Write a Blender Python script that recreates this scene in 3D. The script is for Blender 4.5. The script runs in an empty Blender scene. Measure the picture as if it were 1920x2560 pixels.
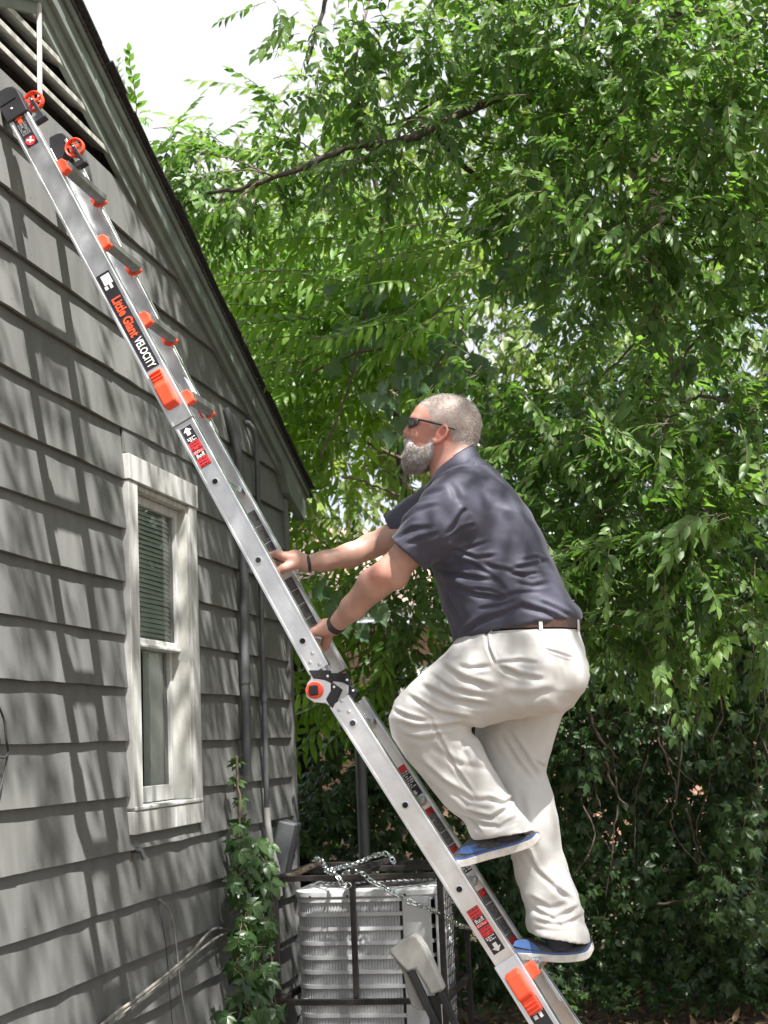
import bpy, bmesh, math, random
import numpy as np
from mathutils import Vector, Matrix, Euler

S = bpy.context.scene
COL = S.collection
R = math.radians
random.seed(7)
rng = np.random.default_rng(7)

# ------------------------------------------------------------------ camera
FPX, PITCH, ROLL, YAW, CAMH = 3850.0, R(8.5), R(-2.4), R(11.0), 1.6
F = np.array([-math.sin(YAW) * math.cos(PITCH), math.cos(YAW) * math.cos(PITCH), math.sin(PITCH)])
RT = np.array([math.cos(YAW), math.sin(YAW), 0.0])
UP = np.cross(RT, F)
RR = math.cos(ROLL) * RT + math.sin(ROLL) * UP
UU = -math.sin(ROLL) * RT + math.cos(ROLL) * UP
CAM = np.array([0, 0, CAMH])
cd = bpy.data.cameras.new('camera')
cam = bpy.data.objects.new('camera', cd)
COL.objects.link(cam)
cam.matrix_world = Matrix(((RR[0], UU[0], -F[0], 0), (RR[1], UU[1], -F[1], 0), (RR[2], UU[2], -F[2], CAMH), (0, 0, 0, 1)))
cd.sensor_fit = 'HORIZONTAL'
cd.sensor_width = 36.0
cd.lens = FPX / 1920 * 36.0
cd.clip_start = 0.1
cd.clip_end = 600
cd.dof.use_dof = True
cd.dof.focus_distance = 5.1
cd.dof.aperture_fstop = 9.0
S.camera = cam

# ------------------------------------------------------------------ sky, sun, exposure
SUN_EL = math.atan2(2.5, math.hypot(1.0, 1.0))
SUN_AZ = math.atan2(1.0, -1.0)          # bearing of the sun from +Y towards +X
w = bpy.data.worlds.new('World')
S.world = w
w.use_nodes = True
nt = w.node_tree
nt.nodes.clear()
out = nt.nodes.new('ShaderNodeOutputWorld')
bg = nt.nodes.new('ShaderNodeBackground')
sky = nt.nodes.new('ShaderNodeTexSky')
sky.sky_type = 'NISHITA'
sky.sun_disc = False
sky.sun_elevation = SUN_EL
sky.sun_rotation = SUN_AZ
sky.air_density = 1.0
sky.dust_density = 2.5
tcw = nt.nodes.new('ShaderNodeTexCoord')
nzw = nt.nodes.new('ShaderNodeTexNoise')
nzw.inputs['Scale'].default_value = 2.2
nzw.inputs['Detail'].default_value = 5
rpw = nt.nodes.new('ShaderNodeMapRange')
rpw.inputs['From Min'].default_value = 0.30
rpw.inputs['From Max'].default_value = 0.62
rpw.inputs['To Min'].default_value = 0.55
rpw.inputs['To Max'].default_value = 1.0
mxw = nt.nodes.new('ShaderNodeMix')
mxw.data_type = 'RGBA'
mxw.inputs['B'].default_value = (3.75, 3.85, 4.0, 1)   # thin bright cloud over the blue
nt.links.new(tcw.outputs['Generated'], nzw.inputs['Vector'])
nt.links.new(nzw.outputs['Fac'], rpw.inputs['Value'])
nt.links.new(rpw.outputs['Result'], mxw.inputs['Factor'])
nt.links.new(sky.outputs['Color'], mxw.inputs['A'])
nt.links.new(mxw.outputs['Result'], bg.inputs['Color'])
bg.inputs['Strength'].default_value = 0.09
nt.links.new(bg.outputs['Background'], out.inputs['Surface'])

sd = bpy.data.lights.new('sun', 'SUN')
sun = bpy.data.objects.new('sun', sd)
COL.objects.link(sun)
sd.energy = 5.0
sd.angle = R(0.6)
sd.color = (1.0, 0.965, 0.91)
sun.rotation_euler = Vector((-1, 1, -2.5)).to_track_quat('-Z', 'Y').to_euler()
sun.location = (6, -6, 15)

S.view_settings.view_transform = 'Standard'
S.view_settings.look = 'None'
S.view_settings.gamma = 1.0
S.view_settings.use_curve_mapping = False
S.view_settings.exposure = 1.68
S.render.engine = 'CYCLES'
S.cycles.use_denoising = True
S.cycles.max_bounces = 8
S.cycles.diffuse_bounces = 4
S.cycles.transmission_bounces = 6
S.cycles.transparent_max_bounces = 8

# ------------------------------------------------------------------ helpers
def pt(px, py, Y=None, X=None, Z=None):
    """the point of the place that lies on the given wall-parallel plane along a line of sight"""
    r = F + (px - 960) / FPX * RR - (py - 1280) / FPX * UU
    if Y is not None: t = Y / r[1]
    elif X is not None: t = X / r[0]
    else: t = (Z - CAMH) / r[2]
    return CAM + r * t

DS = 1920 / 1659
def dp(x, y, Y):
    return pt(x * DS, y * DS, Y=Y)

def project(P):
    d = np.asarray(P, float) - CAM
    z = d @ F
    return 960 + FPX * (d @ RR) / z, 1280 - FPX * (d @ UU) / z, z

class G:
    """geometry collector"""
    def __init__(s): s.v = []; s.f = []
    def add(s, vs, fs):
        o = len(s.v)
        s.v.extend([tuple(map(float, v)) for v in vs])
        s.f.extend([tuple(i + o for i in f) for f in fs])
        return s
    def box(s, lo, hi):
        x0, y0, z0 = lo; x1, y1, z1 = hi
        return s.add([(x0,y0,z0),(x1,y0,z0),(x1,y1,z0),(x0,y1,z0),(x0,y0,z1),(x1,y0,z1),(x1,y1,z1),(x0,y1,z1)],
              [(0,3,2,1),(4,5,6,7),(0,1,5,4),(1,2,6,5),(2,3,7,6),(3,0,4,7)])
    def obox(s, c, ax, ay, az, hx, hy, hz):
        c = np.array(c, float); ax = np.array(ax, float); ay = np.array(ay, float); az = np.array(az, float)
        vs = [c + sx*hx*ax + sy*hy*ay + sz*hz*az for sz in (-1,1) for sx, sy in ((-1,-1),(1,-1),(1,1),(-1,1))]
        return s.add(vs, [(0,3,2,1),(4,5,6,7),(0,1,5,4),(1,2,6,5),(2,3,7,6),(3,0,4,7)])
    def bar(s, a, b, w, h, up=(0,0,1)):
        a = np.array(a, float); b = np.array(b, float); d = b - a; L = np.linalg.norm(d); d /= L
        u = np.array(up, float); sd_ = np.cross(d, u)
        if np.linalg.norm(sd_) < 1e-4: sd_ = np.cross(d, [1,0,0])
        sd_ /= np.linalg.norm(sd_); u = np.cross(sd_, d)
        return s.obox((a+b)/2, d, sd_, u, L/2, w/2, h/2)
    def tube(s, pts, r, n=8, cap=True):
        pts = [np.array(p, float) for p in pts]
        rs = r if hasattr(r, '__len__') else [r]*len(pts)
        o = len(s.v); ref = None
        for i, p in enumerate(pts):
            d = pts[min(i+1, len(pts)-1)] - pts[max(i-1, 0)]
            d = d / (np.linalg.norm(d) + 1e-12)
            if ref is None:
                ref = np.cross(d, [0.3, 0.2, 0.93])
                if np.linalg.norm(ref) < 1e-3: ref = np.cross(d, [1, 0, 0])
            ref = ref - d*(ref @ d); ref /= np.linalg.norm(ref) + 1e-12
            b = np.cross(d, ref)
            for k in range(n):
                a = 2*math.pi*k/n
                s.v.append(tuple(p + rs[i]*(math.cos(a)*ref + math.sin(a)*b)))
        for i in range(len(pts)-1):
            for k in range(n):
                a0 = o+i*n+k; a1 = o+i*n+(k+1) % n
                s.f.append((a0, a1, a1+n, a0+n))
        if cap:
            s.f.append(tuple(o+k for k in range(n))[::-1])
            s.f.append(tuple(o+(len(pts)-1)*n+k for k in range(n)))
        return s
    def prism(s, poly, c, ax, ay, az, h):
        """poly in (ax, ay), extruded along az from 0 to h"""
        c = np.array(c, float); ax = np.array(ax, float); ay = np.array(ay, float); az = np.array(az, float)
        n = len(poly)
        vs = [c + x*ax + y*ay for x, y in poly] + [c + x*ax + y*ay + h*az for x, y in poly]
        fs = [tuple(range(n))[::-1], tuple(range(n, 2*n))] + [(i, (i+1) % n, n+(i+1) % n, n+i) for i in range(n)]
        return s.add(vs, fs)
    def lathe(s, prof, c, ax, n=20):
        """prof: (distance along ax, radius)"""
        c = np.array(c, float); ax = np.array(ax, float); ax /= np.linalg.norm(ax)
        u = np.cross(ax, [0.21, 0.37, 0.9]); u /= np.linalg.norm(u); v = np.cross(ax, u)
        o = len(s.v)
        for t, r in prof:
            for k in range(n):
                a = 2*math.pi*k/n
                s.v.append(tuple(c + t*ax + r*(math.cos(a)*u + math.sin(a)*v)))
        for i in range(len(prof)-1):
            for k in range(n):
                a0 = o+i*n+k; a1 = o+i*n+(k+1) % n
                s.f.append((a0, a1, a1+n, a0+n))
        s.f.append(tuple(o+k for k in range(n))[::-1]); s.f.append(tuple(o+(len(prof)-1)*n+k for k in range(n)))
        return s

ORG = {}
def org(o): return np.array(ORG[o.name])
def tag(o, label=None, cat=None, group=None, kind=None):
    if label: o['label'] = label
    if cat: o['category'] = cat
    if group: o['group'] = group
    if kind: o['kind'] = kind
    return o
def thing(name, loc, label, cat, group=None):
    o = bpy.data.objects.new(name, None); COL.objects.link(o)
    o.empty_display_size = 0.1
    o.location = loc; ORG[o.name] = tuple(loc)
    return tag(o, label, cat, group)
def fix_normals(me):
    bm = bmesh.new(); bm.from_mesh(me)
    bmesh.ops.recalc_face_normals(bm, faces=bm.faces)
    bm.to_mesh(me); bm.free()
def part(name, g, m, parent=None, smooth=False, bevel=0, label=None, kind=None, seg=2, fix=True, angle=40):
    """one mesh object; g in place coordinates"""
    me = bpy.data.meshes.new(name)
    L = org(parent) if parent is not None else np.zeros(3)
    vs = np.asarray(g.v, float) - L
    me.from_pydata([tuple(v) for v in vs], [], g.f)
    if fix: fix_normals(me)
    ob = bpy.data.objects.new(name, me); COL.objects.link(ob)
    if parent is not None: ob.parent = parent
    ORG[ob.name] = tuple(L)
    for mm in (m if isinstance(m, (list, tuple)) else [m]): me.materials.append(mm)
    if smooth:
        me.polygons.foreach_set('use_smooth', [True]*len(me.polygons))
        if angle: me.set_sharp_from_angle(angle=R(angle))
    if bevel:
        md = ob.modifiers.new('edge', 'BEVEL'); md.width = bevel; md.segments = seg; md.limit_method = 'ANGLE'; md.angle_limit = R(35)
    if label: ob['label'] = label
    if kind: ob['kind'] = kind
    return ob
def inst(name, me, parent, M, label=None):
    """another object on shared mesh data, M in place coordinates"""
    ob = bpy.data.objects.new(name, me); COL.objects.link(ob)
    if parent is not None:
        ob.parent = parent
        M = Matrix.Translation(-Vector(ORG[parent.name])) @ M
    ob.matrix_local = M
    if label: ob['label'] = label
    return ob
def mesh_of(g, m, smooth=False, name='shape'):
    me = bpy.data.meshes.new(name)
    me.from_pydata(g.v, [], g.f); fix_normals(me)
    me.materials.append(m)
    if smooth:
        me.polygons.foreach_set('use_smooth', [True]*len(me.polygons)); me.set_sharp_from_angle(angle=R(40))
    return me
def basis(c, ax, ay, az):
    return Matrix(((ax[0],ay[0],az[0],c[0]),(ax[1],ay[1],az[1],c[1]),(ax[2],ay[2],az[2],c[2]),(0,0,0,1)))

# ------------------------------------------------------------------ materials
def pmat(name, col, rough=0.5, metal=0.0, var=0.12, scale=6.0, stretch=(1,1,1), bump=0.0, bscale=60.0, bstretch=(1,1,1), spec=0.5, col2=None, detail=4, lo=0.35, hi=0.65, rvar=0.0, bdist=0.004, wr=0.0, wscale=16, wstretch=(1, 1, 1.6), wdist=.012):
    m = bpy.data.materials.new(name); m.use_nodes = True
    n = m.node_tree; L = n.links; b = n.nodes['Principled BSDF']
    b.inputs['Roughness'].default_value = rough; b.inputs['Metallic'].default_value = metal
    b.inputs['Specular IOR Level'].default_value = spec
    tc = n.nodes.new('ShaderNodeTexCoord')
    mp = n.nodes.new('ShaderNodeMapping'); mp.inputs['Scale'].default_value = stretch
    L.new(tc.outputs['Object'], mp.inputs['Vector'])
    nz = n.nodes.new('ShaderNodeTexNoise'); nz.inputs['Scale'].default_value = scale; nz.inputs['Detail'].default_value = detail
    L.new(mp.outputs['Vector'], nz.inputs['Vector'])
    mr = n.nodes.new('ShaderNodeMapRange'); mr.inputs['From Min'].default_value = lo; mr.inputs['From Max'].default_value = hi
    L.new(nz.outputs['Fac'], mr.inputs['Value'])
    mx = n.nodes.new('ShaderNodeMix'); mx.data_type = 'RGBA'
    c = np.array(col); c2 = np.array(col2) if col2 is not None else c*(1+var)
    c1 = c if col2 is not None else c*(1-var)
    mx.inputs['A'].default_value = (*c1, 1); mx.inputs['B'].default_value = (*c2, 1)
    L.new(mr.outputs['Result'], mx.inputs['Factor']); L.new(mx.outputs['Result'], b.inputs['Base Color'])
    if rvar:
        m2 = n.nodes.new('ShaderNodeMapRange'); m2.inputs['To Min'].default_value = rough-rvar; m2.inputs['To Max'].default_value = rough+rvar
        m2.inputs['From Min'].default_value = lo; m2.inputs['From Max'].default_value = hi
        L.new(nz.outputs['Fac'], m2.inputs['Value']); L.new(m2.outputs['Result'], b.inputs['Roughness'])
    if bump:
        mp2 = n.nodes.new('ShaderNodeMapping'); mp2.inputs['Scale'].default_value = bstretch
        L.new(tc.outputs['Object'], mp2.inputs['Vector'])
        nb = n.nodes.new('ShaderNodeTexNoise'); nb.inputs['Scale'].default_value = bscale; nb.inputs['Detail'].default_value = 3
        L.new(mp2.outputs['Vector'], nb.inputs['Vector'])
        bp = n.nodes.new('ShaderNodeBump'); bp.inputs['Strength'].default_value = bump; bp.inputs['Distance'].default_value = bdist
        L.new(nb.outputs['Fac'], bp.inputs['Height']); L.new(bp.outputs['Normal'], b.inputs['Normal'])
        if wr:
            mp3 = n.nodes.new('ShaderNodeMapping'); mp3.inputs['Scale'].default_value = wstretch; mp3.inputs['Rotation'].default_value = (0, R(25), 0)
            L.new(tc.outputs['Object'], mp3.inputs['Vector'])
            nw = n.nodes.new('ShaderNodeTexNoise'); nw.noise_type = 'RIDGED_MULTIFRACTAL'; nw.inputs['Scale'].default_value = wscale; nw.inputs['Detail'].default_value = 2; nw.inputs['Distortion'].default_value = .8
            L.new(mp3.outputs['Vector'], nw.inputs['Vector'])
            b2 = n.nodes.new('ShaderNodeBump'); b2.inputs['Strength'].default_value = wr; b2.inputs['Distance'].default_value = wdist
            L.new(nw.outputs['Fac'], b2.inputs['Height']); L.new(b2.outputs['Normal'], bp.inputs['Normal'])
    return m
# ------------------------------------------------------------------ ground
m_ground = pmat('soil', (0.075, 0.055, 0.038), 0.95, var=0.4, scale=3.5, bump=0.8, bscale=25, bdist=0.03, col2=(0.15, 0.115, 0.08))
g = G()
nx, ny = 61, 61
def groundz(x, y):
    d = max(0.0, min(1.0, (math.hypot(x, y-6)-3)/6))
    return -0.03 + 0.03*math.sin(x*1.7+y*0.6)+0.025*math.sin(y*2.3-x*0.9+1) * 1.0
xs = np.concatenate([np.linspace(-250, -8, 8), np.linspace(-7, 7, 57), np.linspace(8, 250, 8)])
ys = np.concatenate([np.linspace(-250, -4, 8), np.linspace(-3, 16, 77), np.linspace(18, 400, 10)])
for y in ys:
    for x in xs: g.v.append((x, y, groundz(x, y)))
nX = len(xs)
for j in range(len(ys)-1):
    for i in range(nX-1): g.f.append((j*nX+i, j*nX+i+1, (j+1)*nX+i+1, (j+1)*nX+i))
tag(part('ground', g, m_ground, smooth=True), 'bare brown soil below the fence', kind='structure')

# ------------------------------------------------------------------ house
W = -2.19
CORN = 8.257
APEX = 4.94
PITCHS = 0.385
def rake(y): return 4.313 - PITCHS*abs(y-APEX)
m_side = pmat('siding_paint', (0.140, 0.141, 0.138), 0.58, var=0.10, scale=4, stretch=(1, 3, 0.7), bump=0.10, bscale=40, bstretch=(1, 2.2, 0.5), spec=0.35)
_n = m_side.node_tree; _b = _n.nodes['Principled BSDF']; _src = _b.inputs['Base Color'].links[0].from_socket
_oi = _n.nodes.new('ShaderNodeObjectInfo'); _mr = _n.nodes.new('ShaderNodeMapRange'); _mr.inputs['To Min'].default_value = .90; _mr.inputs['To Max'].default_value = 1.10
_hs = _n.nodes.new('ShaderNodeHueSaturation'); _n.links.new(_oi.outputs['Random'], _mr.inputs['Value']); _n.links.new(_mr.outputs['Result'], _hs.inputs['Value']); _n.links.new(_src, _hs.inputs['Color'])
# scuffs and bare flecks in the old paint
_tc = _n.nodes.new('ShaderNodeTexCoord'); _nz = _n.nodes.new('ShaderNodeTexNoise'); _nz.inputs['Scale'].default_value = 38; _nz.inputs['Detail'].default_value = 6; _nz.inputs['Roughness'].default_value = .7
_n.links.new(_tc.outputs['Object'], _nz.inputs['Vector'])
_m2 = _n.nodes.new('ShaderNodeMapRange'); _m2.inputs['From Min'].default_value = .70; _m2.inputs['From Max'].default_value = .74; _n.links.new(_nz.outputs['Fac'], _m2.inputs['Value'])
_mx = _n.nodes.new('ShaderNodeMix'); _mx.data_type = 'RGBA'; _mx.inputs['B'].default_value = (.30, .28, .25, 1)
_n.links.new(_m2.outputs['Result'], _mx.inputs['Factor']); _n.links.new(_hs.outputs['Color'], _mx.inputs['A']); _n.links.new(_mx.outputs['Result'], _b.inputs['Base Color'])
m_sheath = pmat('sheathing', (0.03, 0.03, 0.032), 0.9)
m_nail = pmat('rusty_nail', (.10, .085, .07), .8, var=.4, scale=80)
m_rake = pmat('rake_paint', (0.165, 0.19, 0.172), 0.6, var=0.16, scale=7, stretch=(1, 1, 1), bump=0.3, bscale=30, spec=0.3)
m_white = pmat('white_paint', (0.45, 0.45, 0.44), 0.5, var=0.18, scale=9, stretch=(1, 3, 0.5), bump=0.3, bscale=60, bstretch=(1, 2, .4), spec=0.4)
m_whiteold = pmat('old_white_paint', (0.42, 0.42, 0.39), 0.6, var=0.25, scale=11, stretch=(1, 3, 0.35), bump=0.4, bscale=50, bstretch=(1, 2, .4), spec=0.3)
m_shing = pmat('asphalt_shingle', (0.022, 0.022, 0.024), 0.95, var=0.5, scale=60, bump=0.7, bscale=120)
m_shingt = pmat('asphalt_shingle_top', (0.06, 0.058, 0.055), 0.95, var=0.5, scale=60, bump=0.7, bscale=120)
m_dark = pmat('unlit_room_black', (0.012, 0.012, 0.014), 0.9)
m_pipe = pmat('painted_pipe', (0.075, 0.08, 0.085), 0.5, var=0.2, scale=6, bump=0.15, bscale=30)
m_pipew = pmat('white_pvc', (0.42, 0.42, 0.40), 0.45, var=0.2, scale=8)
m_cable = pmat('cable_sheath', (0.22, 0.21, 0.19), 0.6, var=0.3, scale=20)
m_cabled = pmat('dark_cable', (0.03, 0.03, 0.032), 0.5)

house = thing('house', (W, APEX, 0), 'grey clapboard house gable with white window and louvred vent', 'house')
# wall body behind the planks (with openings left for window and vent)
g = G()
WY0, WY1, WZ0, WZ1 = 5.80, 6.56, 1.36, 2.70
Y0 = 2*APEX - CORN
def quad(x, y0, y1, z0, z1):
    g.add([(x, y0, z0), (x, y1, z0), (x, y1, z1), (x, y0, z1)], [(0, 1, 2, 3)])
quad(W, Y0, WY0, -0.1, 2.9); quad(W, WY1, CORN, -0.1, 2.9); quad(W, WY0, WY1, -0.1, WZ0); quad(W, WY0, WY1, WZ1, 2.9)
zv = 3.925
yv = APEX + (4.313-zv)/PITCHS
g.add([(W, Y0, 2.9), (W, CORN, 2.9), (W, CORN, rake(CORN)+.02), (W, yv, zv), (W, 2*APEX-yv, zv), (W, Y0, rake(Y0)+.02)], [(0, 1, 2, 3, 4, 5)])
g.add([(W, CORN, -0.1), (-9, CORN, -0.1), (-9, CORN, 3.0), (W, CORN, 3.0)], [(0, 1, 2, 3)])
g.add([(W, Y0, -0.1), (-9, Y0, -0.1), (-9, Y0, 3.0), (W, Y0, 3.0)], [(0, 1, 2, 3)])
# dark sheet standing in for the unlit loft behind the vent
g.add([(W-.35, APEX-1.45, zv-.2), (W-.35, APEX+1.45, zv-.2), (W-.35, APEX, 4.31)], [(0, 1, 2)])
g.add([(W, APEX-.99, zv-.02), (W, APEX+.99, zv-.02), (W-.36, APEX+.9, zv-.02), (W-.36, APEX-.9, zv-.02)], [(0, 1, 2, 3)])
part('wall', g, m_sheath, house, fix=False)

# clapboard planks, one by one
EXPO = 0.2077
def plank(y0, y1, z0, clip=True, zlo=None, zhi=None, seed=0):
    """courses overlap: butt proud at the foot, head tucked under the course above"""
    r = random.Random(seed)
    z1 = z0 + EXPO + 0.012
    if zhi: z1 = zhi
    n = max(2, int((y1-y0)/0.16)+1)
    g = G(); jz = r.uniform(-.0012, .0012); out_ = r.uniform(0.025, 0.030)
    rows = []
    for i in range(n+1):
        y = y0 + (y1-y0)*i/n
        zt = min(z1, rake(y)+0.05) if clip else z1
        zb = z0 + jz + r.uniform(-.002, .002) + .0022*math.sin(y*3.1+z0*9)
        if zlo: zb = zlo
        ob_ = out_ + r.uniform(-.003, .0035)
        if zt < zb+.01: zt = zb+.01
        f = (zt-zb)/(z1-z0)
        xt = W + ob_ + (0.007-ob_)*f
        rows.append([(W+ob_-.013, y, zb), (W+ob_, y, zb+.0012), (xt, y, zt), (xt-.006, y, zt)])
    for rw in rows: g.v.extend(rw)
    for i in range(n):
        a = i*4; b = a+4
        g.f += [(a, b, b+1, a+1), (a+1, b+1, b+2, a+2), (a+2, b+2, b+3, a+3)]
    g.f += [(0, 1, 2, 3), (n*4+3, n*4+2, n*4+1, n*4)]
    pk_ = part('plank', g, m_side, house, smooth=False)
    ng = G()
    for i in range(1, n, 3):
        (xa, ya, za), (xb, yb, zb_) = rows[i][1], rows[i][2]
        f = .14; x_ = xa+(xb-xa)*f; z_ = za+(zb_-za)*f
        ng.lathe([(0, .0032), (.0012, .0026)], (x_-.0002, ya+r.uniform(-.02, .02), z_), (1, 0, 0), 6)
    if ng.v: part('nail_head', ng, m_nail, pk_, fix=False)
k = 0
for row in range(-13, 8):
    z0 = 2.683 + EXPO*row
    if z0 > 3.85: continue
    ymax = CORN - 0.02
    ymaxr = APEX + (4.313+.05-z0)/PITCHS
    ymax = min(ymax, ymaxr)
    ymin = max(Y0+.02, 2*APEX-ymaxr)
    cuts = []
    r = random.Random(row*13+5)
    spans = [(ymin, ymax)]
    spans = [(ymin, ymax, None, None)]
    if z0 < 2.786 and z0+EXPO > 1.286:       # window in the way
        spans = [(ymin, 5.748, None, None), (6.615, ymax, None, None)]
        if z0+EXPO > 2.80: spans.append((5.7485, 6.6145, 2.789, None))
        if z0 < 1.27: spans.append((5.7485, 6.6145, None, 1.283))
    for (a, b, zl, zh) in spans:
        y = a
        while y < b-0.02:
            L = r.uniform(1.9, 3.4)
            e = y+L
            if b-e < 0.8: e = b
            plank(y, e-0.0015, z0, zlo=zl, zhi=zh, seed=k*3+row)
            k += 1
            y = e
# corner board with a paler return edge
g = G(); g.box((W-.01, CORN-.045, -.05), (W+.034, CORN+.03, 2.97)); part('corner_board', g, m_side, house, bevel=.003)
g = G(); g.box((W-.02, CORN+.0305, -.05), (W+.030, CORN+.044, 2.97)); part('corner_trim', g, m_whiteold, house, bevel=.002)

# rake boards: frieze, bead and upper board, with a dropped foot at the eave
def rakeprism(x0, x1, dz0, dz1, yend, name, mat, drop=0.0, cut=None, bevel=.004):
    g = G()
    for sgn in (1, -1):
        pl = [(APEX, 4.313+dz0), (APEX, 4.313+dz1)]
        ye = yend
        pl += [(ye, rake(ye)+dz1)]
        if drop: pl += [(ye, rake(ye)+dz1-.085), (ye-.07, rake(ye)+dz0-.06), (CORN-.04, rake(CORN)+dz0-.085), (CORN-.18, rake(CORN-.18)+dz0-.005)]
        else: pl += [(ye, rake(ye)+dz0)]
        pl = [(APEX+sgn*(y-APEX), z) for y, z in pl]
        g.prism([(y, z) for y, z in pl], (x0, 0, 0), (0, 1, 0), (0, 0, 1), (1, 0, 0), x1-x0)
    part(name, g, mat, house, bevel=bevel)
rakeprism(W+.010, W+.040, 0.0, 0.052, CORN-.03, 'frieze_board', m_rake)
rakeprism(W+.0105, W+.062, 0.047, 0.156, CORN+.36, 'rake_board', m_rake, drop=1)
rakeprism(W+.063, W+.078, 0.125, 0.158, CORN+.36, 'rake_moulding', m_rake)
# roof slabs and their shingles along the edge
g = G()
for sgn in (1, -1):
    ye = CORN+.42
    P = [(APEX, 4.313+.16), (APEX, 4.313+.173), (ye, rake(ye)+.173), (ye, rake(ye)+.16)]
    P = [(APEX+sgn*(y-APEX), z) for y, z in P]
    g.prism(P, (-9, 0, 0), (0, 1, 0), (0, 0, 1), (1, 0, 0), 9+W+.085)
roof = part('roof', g, m_shingt, house)
sl = math.sqrt(1+PITCHS**2)
for sgn in (1, -1):
    d = np.array([0, sgn/sl, -PITCHS/sl]); nrm = np.array([0, sgn*PITCHS/sl, 1/sl])
    L = (CORN+.44-APEX)*sl
    nS = int(L/0.14)
    if sgn < 0: nS = 12
    for i in range(nS):
        c0 = np.array([0, APEX, 4.313+.1765]) + d*(i*0.14+.07)
        ov = random.uniform(0.0, 0.006) + (0.006 if random.random() < .15 else 0)
        g = G()
        tl = random.uniform(-.008, .012)
        c = c0 + np.array([W+.085-.2+ov, 0, 0]) + nrm*(0.004+.004)
        g.obox(c, (1, 0, 0), d - nrm*.03, nrm + d*.03, 0.22, 0.088+random.uniform(-.006, .008), 0.004)
        c2 = c + nrm*random.uniform(-.004, .003)
        part('shingle', g, m_shing, roof)
# eave return box at the far corner
g = G(); g.box((W-.6, CORN+.045, 2.955), (W+.008, CORN+.34, 2.985)); part('soffit', g, m_rake, house)
g = G(); g.box((W-.6, CORN+.341, 2.955), (W+.03, CORN+.365, 3.14)); part('fascia', g, m_rake, house, bevel=.003)

# louvred gable vent
vent = part('gable_vent', G().prism([(APEX-.99, zv-.012), (APEX+.99, zv-.012), (APEX+.95, zv+.004), (APEX-.95, zv+.004)], (W-.03, 0, 0), (0, 1, 0), (0, 0, 1), (1, 0, 0), .03), m_rake, house)
for i, z in enumerate([3.965, 4.010, 4.095, 4.182, 4.262][1:]):
    hw = max(0.06, (4.313-z)/PITCHS - .03)
    hw2 = max(0.03, (4.313-z-.05)/PITCHS - .02)
    g = G()
    # sloping louvre blade: low front lip, rising to the back
    prof = [(W+.022, z-.010), (W+.024, z+.010), (W-.075, z+.072), (W-.078, z+.058)]
    n_ = 2
    vs = [(x, APEX-hw, zz) for x, zz in prof] + [(x, APEX+hw, zz) for x, zz in prof]
    g.add(vs, [(0, 1, 2, 3), (4, 7, 6, 5)] + [(j, (j+1) % 4, 4+(j+1) % 4, 4+j) for j in range(4)])
    part('slat', g, m_whiteold, vent, bevel=.002)
g = G(); g.box((W+.0255, APEX-.008, zv+.005), (W+.036, APEX+.012, 4.318)); part('mullion', g, m_white, vent)
g = G()
for sgn in (1, -1):
    P = [(APEX, 4.314), (APEX, 4.268), (APEX+sgn*1.0, 4.314-.046-PITCHS), (APEX+sgn*1.0, 4.314-PITCHS)]
    g.prism(P, (W+.0, 0, 0), (0, 1, 0), (0, 0, 1), (1, 0, 0), .026)
part('vent_frame', g, m_rake, vent, bevel=.003)

# window
win = part('window', G().box((W-.10, WY0-.01, WZ0-.02), (W-.092, WY1+.01, WZ1+.02)), m_dark, house)  # near-black backing panel stands in for the unlit room
def wbox(name, lo, hi, m=m_white, bev=.003, par=win):
    return part(name, G().box((W+lo[0], lo[1], lo[2]), (W+hi[0], hi[1], hi[2])), m, par, bevel=bev)
wbox('head_casing', (.0, 5.746, 2.682), (.046, 6.616, 2.786))
wbox('side_casing', (.0, 5.751, 1.385), (.040, 5.853, 2.680))
wbox('side_casing', (.0, 6.508, 1.385), (.040, 6.610, 2.680))
wbox('sill', (-.05, 5.762, 1.376), (.044, 6.602, 1.392), bev=.004)
wbox('apron', (.0, 5.748, 1.286), (.040, 6.614, 1.374))
# jambs, stops and sashes set back into the wall
wbox('jamb', (-.092, 5.8535, 1.393), (.030, 5.874, 2.6795), m_whiteold)
wbox('jamb', (-.092, 6.486, 1.393), (.030, 6.5075, 2.6795), m_whiteold)
wbox('head_jamb', (-.092, 5.875, 2.658), (.028, 6.4855, 2.6795), m_whiteold)
def sash(x0, x1, z0, z1, bot, top):
    g = G()
    g.box((W+x0, 5.876, z0), (W+x1, 5.908, z1)); g.box((W+x0, 6.452, z0), (W+x1, 6.4845, z1))
    g.box((W+x0+.001, 5.9085, z0), (W+x1-.001, 6.4515, z0+bot)); g.box((W+x0+.001, 5.9085, z1-top), (W+x1-.001, 6.4515, z1))
    s_ = part('sash', g, m_white, win, bevel=.003)
    return s_
sash(-.040, -.008, 2.028, 2.656, .036, .036)
sash(-.078, -.046, 1.395, 2.062, .066, .034)
wbox('meeting_rail', (-.042, 5.9, 2.026), (.004, 6.47, 2.040), m_white)
m_glass = bpy.data.materials.new('window_glass'); m_glass.use_nodes = True
_n = m_glass.node_tree; _n.nodes.clear()
_o = _n.nodes.new('ShaderNodeOutputMaterial'); _t = _n.nodes.new('ShaderNodeBsdfTransparent'); _gl = _n.nodes.new('ShaderNodeBsdfGlossy')
_gl.inputs['Roughness'].default_value = .02; _fr = _n.nodes.new('ShaderNodeFresnel'); _fr.inputs['IOR'].default_value = 1.6
_t.inputs['Color'].default_value = (.82, .88, .85, 1)
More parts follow.
